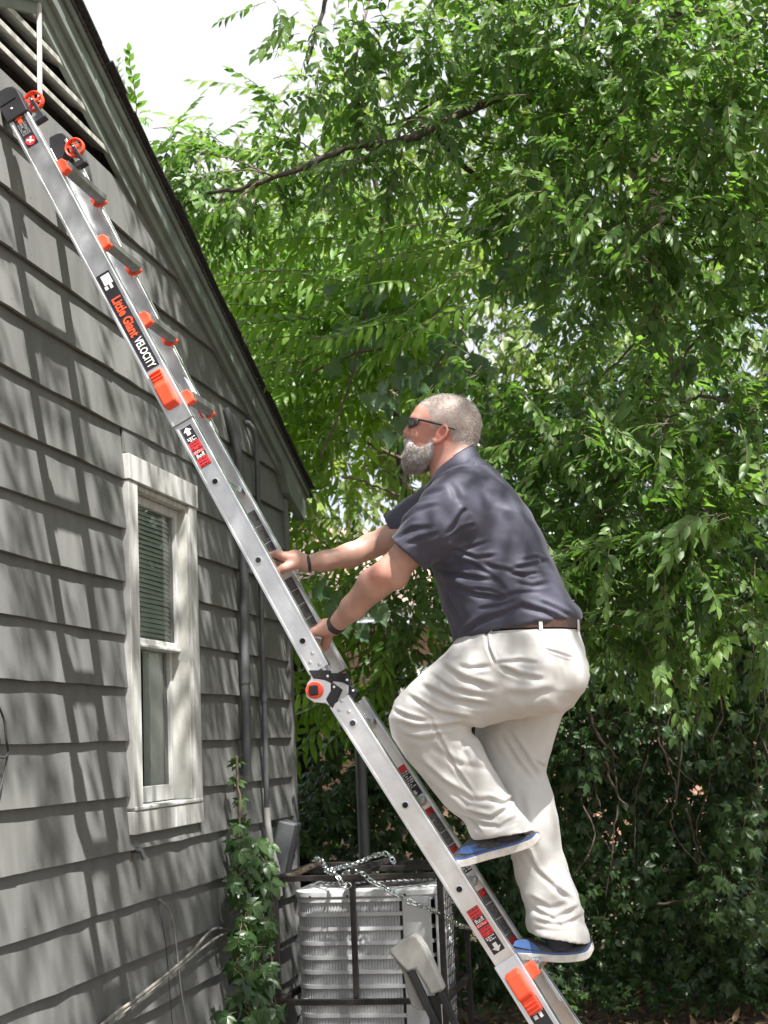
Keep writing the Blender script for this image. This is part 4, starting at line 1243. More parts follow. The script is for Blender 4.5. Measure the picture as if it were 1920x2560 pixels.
def body(P):
    d = np.full(len(P), 1.0, np.float32)
    m = P[:, 2] > hp(0, 1700)[2]
    if m.any(): d[m] = head(P[m])
    d = smin(d, sd_chain(P, [neck_c, dp(1010, 1120, YC), dp(1075, 1250, YC), dp(1115, 1400, YC)], [.06, .10, .12, .10]), .04)
    # arms
    na = sd_chain(P, [nsh, dp(915, 1160, YC-.205), nel, dp(808, 1262, YC-.185), dp(762, 1313, YC-.135), nwr], [.060, .053, .0475, .0495, .0375, .0270], .02)
    na = smin(na, sd_sphere(P, dp(858, 1248, YC-.20), .030), .03)
    na = smin(na, sd_sphere(P, dp(820, 1240, YC-.232), .021), .03)
    fa = sd_chain(P, [fsh, dp(880, 1140, YC+.195), dp(838, 1164, YC+.185), fel, dp(756, 1200, YC+.125), dp(700, 1212, YC+.085), fwr], [.058, .048, .042, .040, .039, .0315, .026], .02)
    d = smin(d, np.minimum(na, fa), .02)
    d = smin(d, hand(P, nwr, c1, YC-.055, +1), .012)
    d = smin(d, hand(P, fwr, c2, YC+.045, -1), .012)
    # legs inside the trousers
    d = smin(d, sd_chain(P, [dp(1115, 1400, YC-.05), dp(925, 1540, YC-.08), dp(1070, 1770, YC-.05), dp(1090, 1810, YC-.05)], [.09, .055, .038, .035]), .03)
    d = smin(d, sd_chain(P, [dp(1120, 1400, YC+.05), dp(1115, 1680, YC+.08), dp(1205, 2000, YC+.06), dp(1215, 2040, YC+.06)], [.09, .05, .038, .035]), .03)
    return d
lo = dp(570, 2075, YC)-np.array([.03, .34, .03]); hi = np.array([dp(1290, 1500, YC)[0]+.02, YC+.34, hp(800, 100)[2]+.02])
V, Fc = solid(body, lo, hi, .0036)
V = relax(V, Fc, 1, .4)
hx = (V[:, None, :]*0)[:, 0, 0]
def near(c, r, sharp=2.0): return np.exp(-(np.linalg.norm(V-np.array(c), axis=1)/r)**sharp)
flush = np.clip(.75*near(hp(780, 800, -.085), .042)+.45*near(hp(225, 780), .03)+.35*near(hp(420, 800, -.05), .05)+.40*near(dp(815, 1242, YC-.25), .045)+.35*near(hp(430, 420, -.03), .05)+.35*near(hp(620, 1250, -.05), .06)+.5*near(c1+[.03, YC-.055, .03], .04)+.3*near(c2+[.03, YC+.045, .03], .05), 0, .85)
# scalp mask from the picture's hairline, in head coordinates
pc = np.array([project(p)[:2] for p in ((V-0)[::1])]) if False else None
d_ = V-CAM; z_ = d_ @ F
hxp = ((960+FPX*(d_ @ RR)/z_)-980)/.15672; hyp = ((1280-FPX*(d_ @ UU)/z_)-960)/.15672
def softstep(x, a, b): return np.clip((x-a)/(b-a), 0, 1)
def hairline(hx_, hy_):
    """1 where the cropped hair grows (side view)"""
    X = np.array([300, 420, 520, 600, 640, 660, 700, 760, 830, 900, 960, 1080, 1250, 1500]); Yl = np.array([250, 330, 380, 470, 600, 760, 860, 700, 640, 700, 900, 1000, 1010, 1000])
    lim = np.interp(hx_, X, Yl)
    return softstep(lim-hy_, -30, 60)*softstep(hx_, 395, 470)
isHead = V[:, 2] > hp(0, 1120)[2]
scalp = np.where(isHead, hairline(hxp, hyp), 0)
scalp *= 1-near(hp(785, 795, -.085), .030, 4)-near(hp(785, 795, .085), .030, 4)
scalp = np.clip(scalp*.85, 0, 1)
body_o = qmesh('body', V, Fc, [m_skin], man, dict(flush=flush, scalp=scalp))
BV, BN = V, vnormals(V, Fc)

# ---- hair and beard strands, many short tapering hairs
def strands(name, roots, dirs, length, wid, m, parent, kind='stuff', droop=0.0, lab=None):
    n = len(roots)
    side = np.cross(dirs, rng.normal(size=(n, 3))); side /= np.linalg.norm(side, axis=1)[:, None]
    L = length[:, None]
    mid = roots+dirs*L*.55+np.array([0, 0, -1])*L*droop*.3
    tip = roots+dirs*L+np.array([0, 0, -1])*L*droop
    w_ = wid[:, None]
    Vs = np.stack([roots-side*w_, roots+side*w_, mid+side*w_*.8, mid-side*w_*.8, tip], 1).reshape(-1, 3)
    base = np.arange(n)*5
    me = bpy.data.meshes.new(name)
    fs = np.concatenate([np.stack([base, base+1, base+2], 1), np.stack([base, base+2, base+3], 1), np.stack([base+3, base+2, base+4], 1)])
    Lo = org(parent)
    me.vertices.add(len(Vs)); me.vertices.foreach_set('co', (Vs-Lo).astype(np.float32).ravel())
    me.loops.add(len(fs)*3); me.loops.foreach_set('vertex_index', fs.astype(np.int32).ravel())
    me.polygons.add(len(fs)); me.polygons.foreach_set('loop_start', np.arange(len(fs), dtype=np.int32)*3)
    me.update(calc_edges=True); me.materials.append(m)
    ob = bpy.data.objects.new(name, me); COL.objects.link(ob); ob.parent = parent; ORG[ob.name] = tuple(Lo)
    if kind: ob['kind'] = kind
    return ob
cand = np.where(scalp > .25)[0]
pick = rng.choice(cand, min(15000, len(cand)*3), p=scalp[cand]/scalp[cand].sum())
rt_ = BV[pick]+rng.normal(0, .0012, (len(pick), 3))-BN[pick]*.001
top_ = np.clip((500-hyp[pick])/300, 0, 1); back_ = np.clip((hxp[pick]-1100)/200, 0, 1)
ln_ = .003+.004*top_+.0035*back_*rng.uniform(.3, 1, len(pick))
tang = np.stack([np.full(len(pick), .55)-.9*top_, rng.normal(0, .25, len(pick)), -.55+.2*top_], 1)
dr_ = BN[pick]*(.34+.2*top_[:, None])+tang*.9+rng.normal(0, .14, (len(pick), 3)); dr_ /= np.linalg.norm(dr_, axis=1)[:, None]
strands('hair', rt_, dr_, ln_, np.full(len(pick), .0005), m_hair, man)
# beard: a solid body of hair under a fringe of strands
def beard_sd(P):
    d = None
    for s in (-1, 1):
        q = sd_chain(P, [hp(655, 850, s*.0665), hp(630, 985, s*.0625), hp(560, 1110, s*.052), hp(450, 1190, s*.034), hp(370, 1220, 0)], [.003, .008, .0145, .0225, .027], .01)
        q = smin(q, sd_chain(P, [hp(565, 1050, s*.056), hp(460, 1095, s*.048), hp(360, 1060, s*.036)], [.011, .0155, .014], .01), .02)
        q = smin(q, sd_chain(P, [hp(345, 960, s*.034), hp(285, 920, s*.018), hp(264, 915, 0)], [.008, .0082, .0082], .006), .014)
        q = smin(q, sd_chain(P, [hp(335, 960, s*.034), hp(330, 1060, s*.036), hp(380, 1180, s*.028)], [.012, .017, .024]), .02)
        d = q if d is None else smin(d, q, .02)
    d = smin(d, sd_chain(P, [hp(285, 1050), hp(280, 1130), hp(330, 1240), hp(390, 1280)], [.013, .0185, .024, .018], .01), .02)
    return d
Vb, Fb = solid(beard_sd, hp(150, 1420, -.09)-.01, hp(720, 780, .09)+.01, .003)
Nb = vnormals(Vb, Fb)
Vb = Vb+Nb*(.0010*wob(Vb, 240, 0, 10)+.0012*wob(Vb*np.array([1.6, 1.6, .5]), 520, 10, 10))[:, None]
beard = qmesh('beard', Vb, Fb, [m_beard], man)
pk = rng.choice(len(Vb), 24000)
db = Nb[pk]*.55+np.array([-.25, 0, -.75])+rng.normal(0, .16, (len(pk), 3)); db /= np.linalg.norm(db, axis=1)[:, None]
low_ = np.clip((Vb[pk, 2]-hp(0, 900)[2])/(hp(0, 1300)[2]-hp(0, 900)[2]), 0, 1)
strands('beard_strands', Vb[pk]-Nb[pk]*.001, db, .005+.011*low_*rng.uniform(.4, 1, len(pk)), np.full(len(pk), .0004), m_beard, beard)

# ---- shirt
def TS(L): return [(dp(f[0], f[1], YC)-[0, YC, 0], dp(b[0], b[1], YC)-[0, YC, 0], w_) for f, b, w_ in L]
torso = TS([((948, 1032), (1036, 985), .078), ((918, 1072), (1074, 1018), .150), ((905, 1118), (1116, 1064), .195), ((912, 1165), (1148, 1110), .205), ((928, 1212), (1174, 1162), .200), ((944, 1262), (1200, 1220), .198), ((957, 1312), (1226, 1280), .198), ((974, 1362), (1249, 1322), .204), ((988, 1392), (1250, 1337), .204)])
ncuff = dp(882, 1196, YC-.212)
fcuff = dp(846, 1148, YC+.205)
def shirt(P):
    d = sd_sections(P-np.float32([0, YC, 0]), torso, 2.25, .012, .0)
    n_ = sd_chain(P, [dp(1000, 1080, YC-.125), dp(975, 1100, YC-.185), dp(932, 1142, YC-.212), ncuff], [.098, .094, .084, .0735], .02)
    f_ = sd_chain(P, [dp(1000, 1075, YC+.125), dp(955, 1092, YC+.19), dp(895, 1125, YC+.208), fcuff], [.096, .088, .074, .062], .02)
    # flat cuffs
    for q, c, a in ((0, ncuff, ncuff-dp(932, 1142, YC-.212)), (1, fcuff, fcuff-dp(895, 1125, YC+.208))):
        a = a/np.linalg.norm(a)
        pl = (P-np.float32(c)) @ np.float32(a)
        arm = sd_chain(P, [c-a*.05, c+a*.05], [.066 if q == 0 else .0555]*2)
        if q == 0: n_ = np.maximum(np.maximum(n_, pl), -arm)
        else: f_ = np.maximum(np.maximum(f_, pl), -arm)
    d = smin(d, n_, .045)
    d = smin(d, f_, .045)
    return d
V, Fc = solid(shirt, dp(810, 1410, YC)-np.array([.02, .36, .03]), dp(1270, 950, YC)+np.array([.02, .36, 0]), .0042)
V = relax(V, Fc, 2, .5)
N = vnormals(V, Fc)
def Z1(L): return [((900+.38577*x)/DS, (900+.38577*y)/DS) for x, y in L]
SF = [(Z1([(480, 1345), (700, 1412), (940, 1442)]), .010, .008), (Z1([(520, 1425), (760, 1528), (990, 1560)]), .011, .007), (Z1([(985, 1362), (1110, 1325), (1205, 1290)]), .008, .009),
      (Z1([(1050, 1300), (1130, 1268), (1200, 1295)]), .007, .008), (Z1([(800, 1335), (960, 1368), (1120, 1420)]), .009, .006), (Z1([(600, 1225), (760, 1290), (900, 1272)]), .008, .006),
      (Z1([(600, 1165), (690, 1030), (720, 985)]), .010, .010), (Z1([(585, 1205), (690, 1110), (760, 1080)]), .007, .006), (Z1([(560, 1250), (720, 1225), (850, 1180)]), .007, .005),
      (Z1([(570, 1290), (730, 1330), (880, 1420), (980, 1540)]), .010, .006), (Z1([(550, 1500), (600, 1600), (650, 1720)]), .010, .007),
      (Z1([(880, 1690), (1050, 1600), (1200, 1640), (1330, 1690)]), .012, .009), (Z1([(640, 1790), (780, 1700), (960, 1640)]), .011, .007), (Z1([(1150, 1560), (1270, 1610), (1370, 1660)]), .009, .008),
      (Z1([(1000, 1450), (1120, 1470), (1240, 1430)]), .010, .006), (Z1([(300, 1010), (440, 900), (600, 860)]), .012, .005), (Z1([(230, 1130), (400, 1010), (560, 970)]), .010, .006), (Z1([(230, 1200), (380, 1130), (540, 1120)]), .010, .005),
      (Z1([(330, 1230), (470, 1180), (560, 1150)]), .009, .006), (Z1([(700, 640), (720, 660), (800, 650)]), .006, .005), (Z1([(590, 800), (640, 870), (680, 960)]), .014, .006), (Z1([(780, 800), (850, 880), (900, 960)]), .020, .005), (Z1([(880, 940), (960, 1050), (1010, 1180)]), .022, .006),
      (Z1([(860, 1560), (1010, 1520), (1180, 1500)]), .009, .006), (Z1([(760, 1620), (900, 1600), (1060, 1560)]), .008, .005), (Z1([(700, 1480), (860, 1500), (960, 1540)]), .006, .006), (Z1([(960, 1390), (1060, 1395), (1180, 1370)]), .006, .006)]
nearw = np.clip((YC-.02-V[:, 1])/.06, 0, 1)
D = fold_field(V, SF, YC-.17)*nearw*.85
D += .0022*wob(V*np.array([1, 1, 1.7]), 46, 0, 10)+.0012*wob(V, 110, 10, 10)
fl = V[:, 2] > dp(985, 1030, YC)[2]
V = V+N*D[:, None]
# cloth pouch over the belt at the small of the back
V = V+N*(.020*np.exp(-(np.linalg.norm(V-np.array(dp(1240, 1338, YC-.03)), axis=1)/.05)**2))[:, None]
shirt_o = qmesh('polo_shirt', V, Fc, [m_shirt], man)
# collar: stand and fall wrapped round the neck
def ringband(name, cs, m, par, thick=.004, bevel=.0015, n=40, label=None):
    """cs: list of (centre, front-back vector, side half width): band through stacked rings"""
    g = G()
    K = len(cs)
    for inner in (0, 1):
        for c, u, b in cs:
            c = np.array(c); u = np.array(u); L = np.linalg.norm(u); uu = u/L
            for k in range(n):
                a = 2*math.pi*k/n
                rr_ = thick if inner == 0 else 0
                p = c+uu*(L+rr_)*math.cos(a)+np.array([0, 1, 0])*(b+rr_)*math.sin(a)
                g.v.append(tuple(p))
    def id_(i, r, k): return (i*K+r)*n+k % n
    for k in range(n):
        for r in range(K-1):
            g.f.append((id_(0, r, k), id_(0, r, k+1), id_(0, r+1, k+1), id_(0, r+1, k)))
            g.f.append((id_(1, r, k), id_(1, r+1, k), id_(1, r+1, k+1), id_(1, r, k+1)))
        g.f.append((id_(0, 0, k), id_(1, 0, k), id_(1, 0, k+1), id_(0, 0, k+1)))
        g.f.append((id_(0, K-1, k), id_(0, K-1, k+1), id_(1, K-1, k+1), id_(1, K-1, k)))
    return part(name, g, m, par, smooth=True, label=label)
def cring(f, b, w_):
    f = hp(*f); b = hp(*b); return ((f+b)/2, (f-b)/2, w_)
ringband('collar', [cring((640, 1515), (1322, 1010), .074), cring((618, 1590), (1345, 1085), .083), cring((560, 1665), (1400, 1190), .098), cring((540, 1730), (1420, 1260), .112)], m_shirt, shirt_o, .0045)
ringband('collar_stand', [cring((655, 1500), (1312, 990), .0715), cring((640, 1560), (1325, 1060), .074)], m_collar, shirt_o, .003)

# ---- trousers
def TSy(L): return [(dp(f[0], f[1], YC+y)-[0, YC+y, 0], dp(b[0], b[1], YC+y)-[0, YC+y, 0], w_, y) for f, b, w_, y in L]
hipS = TS([((1000, 1372), (1246, 1358), .187), ((994, 1405), (1258, 1395), .196), ((1012, 1450), (1264, 1440), .198), ((1050, 1492), (1256, 1488), .185), ((1090, 1520), (1232, 1520), .16)])
nl = [((1040, 1372), (1205, 1532), .108, -.092), ((985, 1394), (1128, 1553), .104, -.095), ((935, 1434), (1080, 1563), .096, -.095), ((890, 1474), (1040, 1572), .088, -.093), ((853, 1514), (1018, 1570), .083, -.09),
      ((839, 1550), (1018, 1582), .081, -.088), ((850, 1594), (1032, 1597), .078, -.082), ((878, 1636), (1050, 1632), .075, -.075), ((915, 1682), (1075, 1678), .073, -.068), ((960, 1737), (1108, 1732), .073, -.06), ((1000, 1775), (1132, 1762), .075, -.055), ((1023, 1812), (1154, 1796), .080, -.05)]
flg = [((1035, 1470), (1262, 1462), .108, .090), ((1028, 1560), (1222, 1525), .102, .092), ((1028, 1620), (1192, 1610), .092, .09), ((1045, 1680), (1180, 1668), .083, .088), ((1065, 1740), (1197, 1718), .078, .082), ((1085, 1790), (1206, 1782), .075, .075), ((1102, 1840), (1214, 1838), .073, .07), ((1115, 1895), (1230, 1885), .073, .065), ((1131, 1950), (1252, 1940), .076, .06), ((1140, 2012), (1275, 2037), .084, .058)]
def legsd(P, L):
    return sd_sections(P, [(dp(*f, YC+y), dp(*b, YC+y), w_) for f, b, w_, y in L], 2.25)
def hemcut(P, L, d):
    f, b, w_, y = L[-1]; f1, b1, _, y1 = L[-2]
    c = (dp(*f, YC+y)+dp(*b, YC+y))/2; cp = (dp(*f1, YC+y1)+dp(*b1, YC+y1))/2
    u = dp(*f, YC+y)-dp(*b, YC+y); n = np.cross(u, [0, 1, 0]); n /= np.linalg.norm(n)
    if n @ (c-cp) < 0: n = -n
    pl = (P-np.float32(c)) @ np.float32(n)
    inner = np.maximum((np.sqrt(((P-np.float32(c)) @ np.float32(u/np.linalg.norm(u)))**2/(np.linalg.norm(u)/2-.010)**2+(P[:, 1]-c[1])**2/(w_-.010)**2)-1)*.06, -pl-.012)
    return np.maximum(np.maximum(d, pl), -inner)
wst_c = dp(1125, 1371, YC); _u = dp(1000, 1382, YC)-dp(1250, 1369, YC); wst_n = np.cross(_u, [0, 1., 0]); wst_n /= np.linalg.norm(wst_n)
if wst_n[2] < 0: wst_n = -wst_n
def trousers(P):
    h_ = sd_sections(P-np.float32([0, YC, 0]), hipS, 2.3)
    n_ = hemcut(P, nl, legsd(P, nl)); f_ = hemcut(P, flg, legsd(P, flg))
    d = smin(smin(h_, n_, .05), smin(h_, f_, .05), .02)
    d = smin(d, sd_ell(P, dp(1185, 1455, YC-.085), AX3, (.115, .105, .10)), .05)
    d = smin(d, sd_ell(P, dp(1180, 1450, YC+.085), AX3, (.11, .105, .10)), .05)
    return -smin(-d, -((P-np.float32(wst_c)) @ np.float32(wst_n)), .008)
V, Fc = solid(trousers, dp(825, 2050, YC)-np.array([.03, .26, .03]), dp(1285, 1330, YC)+np.array([.03, .26, 0]), .0042)
V = relax(V, Fc, 2, .5)
N = vnormals(V, Fc)
TF = [([(1052, 1352), (1060, 1400), (1076, 1438)], .006, .006), ([(1078, 1440), (1130, 1462), (1182, 1470)], .010, .011), ([(1076, 1436), (1130, 1430), (1170, 1436)], .008, .008), ([(1070, 1442), (1020, 1446), (990, 1440)], .010, .007),
      ([(905, 1478), (985, 1515), (1075, 1528)], .012, .010), ([(878, 1500), (950, 1540), (1030, 1556)], .010, .009), ([(950, 1432), (1005, 1470), (1085, 1490)], .013, .009), ([(930, 1455), (980, 1490), (1060, 1510)], .010, .006), ([(1090, 1500), (1150, 1505), (1210, 1490)], .016, .006),
      ([(846, 1532), (885, 1548), (930, 1560)], .008, .009), ([(852, 1560), (900, 1572), (960, 1572), (1010, 1560)], .010, .010), ([(932, 1545), (955, 1600), (985, 1660), (1035, 1735)], .007, .007), ([(870, 1590), (920, 1600), (975, 1580)], .010, .007),
      ([(900, 1640), (955, 1690), (1020, 1730), (1080, 1732)], .012, .009), ([(1010, 1590), (1000, 1620), (1020, 1660)], .012, .008), ([(930, 1610), (990, 1650), (1060, 1665)], .012, .006), ([(960, 1700), (1010, 1740), (1070, 1750)], .010, .007),
      ([(1005, 1752), (1060, 1768), (1108, 1740)], .008, .012), ([(1022, 1778), (1078, 1786), (1122, 1764)], .008, .008), ([(1045, 1722), (1090, 1738), (1118, 1712)], .008, .010), ([(985, 1765), (1020, 1775), (1040, 1800)], .007, .008), ([(1060, 1796), (1095, 1785), (1120, 1774)], .007, .005),
      ([(1176, 1402), (1210, 1412), (1246, 1425)], .004, .006), ([(1180, 1412), (1212, 1423), (1240, 1432)], .003, .003)]
FF = [([(1098, 1575), (1135, 1632), (1172, 1692)], .010, .010), ([(1080, 1585), (1120, 1650), (1155, 1690)], .012, .006), ([(1128, 1828), (1160, 1880), (1215, 1930), (1245, 1950)], .010, .009), ([(1150, 1962), (1200, 1982), (1255, 1958)], .009, .014), ([(1158, 1986), (1215, 1996), (1266, 1978)], .008, .010), ([(1145, 1935), (1190, 1960), (1230, 1948)], .009, .010), ([(1210, 1880), (1200, 1920), (1225, 1940)], .010, .008), ([(1120, 1700), (1140, 1780), (1160, 1850)], .016, .006), ([(1150, 1640), (1178, 1660), (1190, 1640)], .008, .007), ([(1150, 2000), (1190, 2008), (1240, 2006)], .007, .004)]
nearw = np.clip((YC-.0-V[:, 1])/.05, 0, 1)
D = .72*fold_field(V, TF, YC-.13)*nearw + .72*fold_field(V, FF, YC+.02)*np.clip((V[:, 1]-YC+.03)/.03, 0, 1)*(V[:, 1] < YC+.085)
hemn = np.clip(1-np.abs(V[:, 2]-dp(1080, 1765, YC)[2])/.10, 0, 1)*nearw*(V[:, 0] > dp(930, 1700, YC)[0])+np.clip(1-np.abs(V[:, 2]-dp(1200, 1975, YC)[2])/.09, 0, 1)*(V[:, 1] > YC-.02)
D += .0018*wob(V*np.array([1, 1, 1.4]), 40, 5, 10)+.0011*wob(V, 95, 15, 10)+hemn*.003*wob(V*np.array([.5, .5, 1.7]), 75, 20, 10)
# side seam
V = V+N*D[:, None]
trous_o = qmesh('trousers', V, Fc, [m_trous], man)
def bring(f, b, w_):
    f = dp(*f, YC); b = dp(*b, YC); return ((f+b)/2, (f-b)/2, w_)
ringband('waistband', [bring((1006, 1392), (1250, 1376), .188), bring((1002, 1376), (1248, 1362), .187)], m_trous, trous_o, .006, n=64)
ringband('belt', [bring((1001, 1372), (1250, 1359), .190), bring((998, 1350), (1250, 1338), .190)], m_belt, man, .0065, n=64)
for a in (195, 245, 292, 330):
    f = dp(1000, 1362, YC); b = dp(1250, 1350, YC); c = (f+b)/2; u = (f-b)/2
    L = np.linalg.norm(u); uu = u/L
    p = c+uu*(L+.009)*math.cos(R(a))+np.array([0, 1, 0])*(.199)*math.sin(R(a))
    nn = uu*math.cos(R(a))/L+np.array([0, 1, 0])*math.sin(R(a))/.19; nn /= np.linalg.norm(nn); tt = np.cross(nn, [0, 0, 1]); tt /= np.linalg.norm(tt)
    g = G().obox(p, tt, np.cross(nn, tt), nn, .006, .024, .0022); part('belt_loop', g, m_trous, trous_o, bevel=.0015)

# ---- shoes
def shoe(bots, tops, hw, y, shift=0, par=man):
    st_ = []
    B_ = [dp(x, yy+shift, y) for x, yy in bots]; T_ = [dp(x, yy+shift, y) for x, yy in tops]
    def spl(A, n):
        A = np.array(A); m = len(A); out_ = []
        for i in range(m-1):
            p0 = A[max(i-1, 0)]; p1 = A[i]; p2 = A[i+1]; p3 = A[min(i+2, m-1)]
            for j in range(n):
                t = j/n; out_.append(.5*(2*p1+(-p0+p2)*t+(2*p0-5*p1+4*p2-p3)*t*t+(-p0+3*p1-3*p2+p3)*t**3))
        out_.append(A[-1]); return np.array(out_)
    B_ = spl(B_, 5); T_ = spl(T_, 5); H = spl([(h, 0, 0) for h in hw], 5)[:, 0]
    sh = thing_part = G(); so = G(); bl = G()
    n = len(B_)
    # profile levels of the section: height fraction measured in metres above the sole
    def ringpts(i, z0, z1, w0, w1):
        up = T_[i]-B_[i]; hgt = np.linalg.norm(up); up = up/(hgt+1e-9)
        return up, hgt
    def band(g, za, zb, grow_a, grow_b):
        o = len(g.v)
        for i in range(n):
            up = T_[i]-B_[i]; hgt = np.linalg.norm(up); up /= hgt+1e-9
            a_ = min(za, hgt*.92) if za < .04 else za; b_ = min(zb, hgt*.96)
            for s in (-1, 1):
                g.v.append(tuple(B_[i]+up*a_+np.array([0, s*H[i]*grow_a, 0]))); g.v.append(tuple(B_[i]+up*b_+np.array([0, s*H[i]*grow_b, 0])))
        for i in range(n-1):
            a, b = o+4*i, o+4*(i+1)
            g.f += [(a, b, b+1, a+1), (a+2, a+3, b+3, b+2), (a, a+2, b+2, b), (a+1, b+1, b+3, a+3)]
        g.f += [(o, o+1, o+3, o+2), (o+4*(n-1), o+4*(n-1)+2, o+4*(n-1)+3, o+4*(n-1)+1)]
    band(so, 0, .023, .93, 1.06); band(bl, .0232, .0300, 1.05, 1.03)
    K = 12
    for i in range(n):
        up = T_[i]-B_[i]; hgt = np.linalg.norm(up); up /= hgt+1e-9
        z0 = min(.0302, hgt*.6)
        for k in range(K+1):
            a = math.pi*k/K
            yy = math.cos(a); zz = math.sin(a)**.75
            sh.v.append(tuple(B_[i]+up*(z0+(hgt-z0)*zz)+np.array([0, H[i]*1.0*np.sign(yy)*abs(yy)**.62, 0])))
    for i in range(n-1):
        for k in range(K): sh.f.append((i*(K+1)+k, i*(K+1)+k+1, (i+1)*(K+1)+k+1, (i+1)*(K+1)+k))
        sh.f.append((i*(K+1), (i+1)*(K+1), (i+1)*(K+1)+K, i*(K+1)+K))
    sh.f.append(tuple(range(K+1))); sh.f.append(tuple((n-1)*(K+1)+k for k in range(K+1))[::-1])
    up_ = part('shoe', sh, m_shoe, par, smooth=True, angle=60)
    part('sole', so, m_sole, up_, smooth=True, bevel=.004, seg=3)
    part('midsole_stripe', bl, m_blue, up_, smooth=True, bevel=.002)
    # blue side flash
    g = G()
    i0, i1 = int(n*.42), int(n*.66)
    for i in range(i0, i1+1):
        up = T_[i]-B_[i]; hgt = np.linalg.norm(up); up /= hgt
        f = (i-i0)/(i1-i0); hh = .021*math.sin(math.pi*min(1, .15+.8*(1-f)))+.005
        zc_ = .031+.012*f
        for q in (0, 1):
            z = zc_+hh*q
            g.v.append(tuple(B_[i]+up*z+np.array([0, -H[i]*1.03*(1-.10*q), 0])))
            g.v.append(tuple(B_[i]+up*z+np.array([0, -H[i]*.9*(1-.10*q), 0])))
    for i in range(i1-i0):
        a, b = 4*i, 4*(i+1); g.f += [(a, b, b+2, a+2), (a+1, a+3, b+3, b+1), (a, a+1, b+1, b), (a+2, b+2, b+3, a+3)]
    part('side_flash', g, m_blue, up_, smooth=True)
    return up_
shoe([(1168, 1806), (1152, 1823), (1110, 1838), (1060, 1851), (1010, 1865), (985, 1866), (968, 1856), (962, 1850)], [(1163, 1793), (1146, 1795), (1100, 1806), (1052, 1804), (1018, 1806), (990, 1830), (971, 1846), (963, 1847)], [.022, .034, .037, .040, .047, .046, .033, .016], YC-.055, 4)
shoe([(1283, 2048), (1268, 2067), (1220, 2073), (1170, 2070), (1122, 2066), (1097, 2064), (1080, 2056), (1074, 2050)], [(1279, 2029), (1262, 2034), (1215, 2043), (1168, 2032), (1134, 2024), (1102, 2040), (1084, 2050), (1076, 2049)], [.022, .034, .037, .040, .047, .046, .033, .016], YC+.055, 3)

for q0, q1, y in (((1092, 1775), (1100, 1815), YC-.053), ((1208, 2000), (1212, 2050), YC+.057)):
    part('sock', G().tube([dp(*q0, y), dp(*q1, y)], [.050, .047], 20), m_collar, man, smooth=True)
# ---- sunglasses and wrist bands
gl = G()
gl.tube([hp(420, 566, -.069), hp(500, 582, -.076), hp(640, 612, -.0815), hp(800, 652, -.083), hp(900, 690, -.082), hp(1010, 716, -.078)], [.0034, .0036, .0046, .0032, .0032, .003], 8)
gl.tube([hp(420, 566, .069), hp(500, 582, .076), hp(640, 612, .0815), hp(800, 652, .083), hp(900, 690, .082), hp(1010, 716, .078)], [.0034, .0036, .0046, .0032, .0032, .003], 8)
gl.tube([hp(422, 566, -.069), hp(340, 556, -.052), hp(275, 550, -.030), hp(260, 556, -.012), hp(266, 570, 0), hp(260, 556, .012), hp(275, 550, .030), hp(340, 556, .052), hp(422, 566, .069)], .0034, 8)
sg = part('sunglasses', gl, m_frame, man, smooth=True)
for s in (-1, 1):
    g = G()
    for i in range(7):
        f = i/6
        for j in range(4):
            t = j/3
            yy = s*(.008+.064*f)
            xo = 236+(175*f**3.2) + t*(22-22*f)
            zo = 552 + 12*f + t*(175-30*(1-f)-95*f**3)
            g.v.append(tuple(hp(xo, zo, yy)))
    for i in range(6):
        for j in range(3): a = i*4+j; g.f.append((a, a+1, a+5, a+4))
    o = part('lens', g, m_lens, sg, smooth=True, angle=0)
    md = o.modifiers.new('thick', 'SOLIDIFY'); md.thickness = .002
def wrist(name, c, ax, r0, r1, wd, th):
    ax = ax/np.linalg.norm(ax)
    g = G().lathe([(-wd/2, r0), (-wd/2, r0+th), (wd/2, r1+th), (wd/2, r1)], c, ax, 28)
    part(name, g, m_band, man, smooth=True, bevel=.001)
    return ax
a = nwr-dp(762, 1313, YC-.135)
wrist('wrist_strap', nwr-a/np.linalg.norm(a)*.010, a, .0295, .0285, .024, .003)
a = fwr-dp(700, 1212, YC+.085)
wrist('bracelet', fwr-a/np.linalg.norm(a)*.004, a, .0285, .0275, .011, .0028)
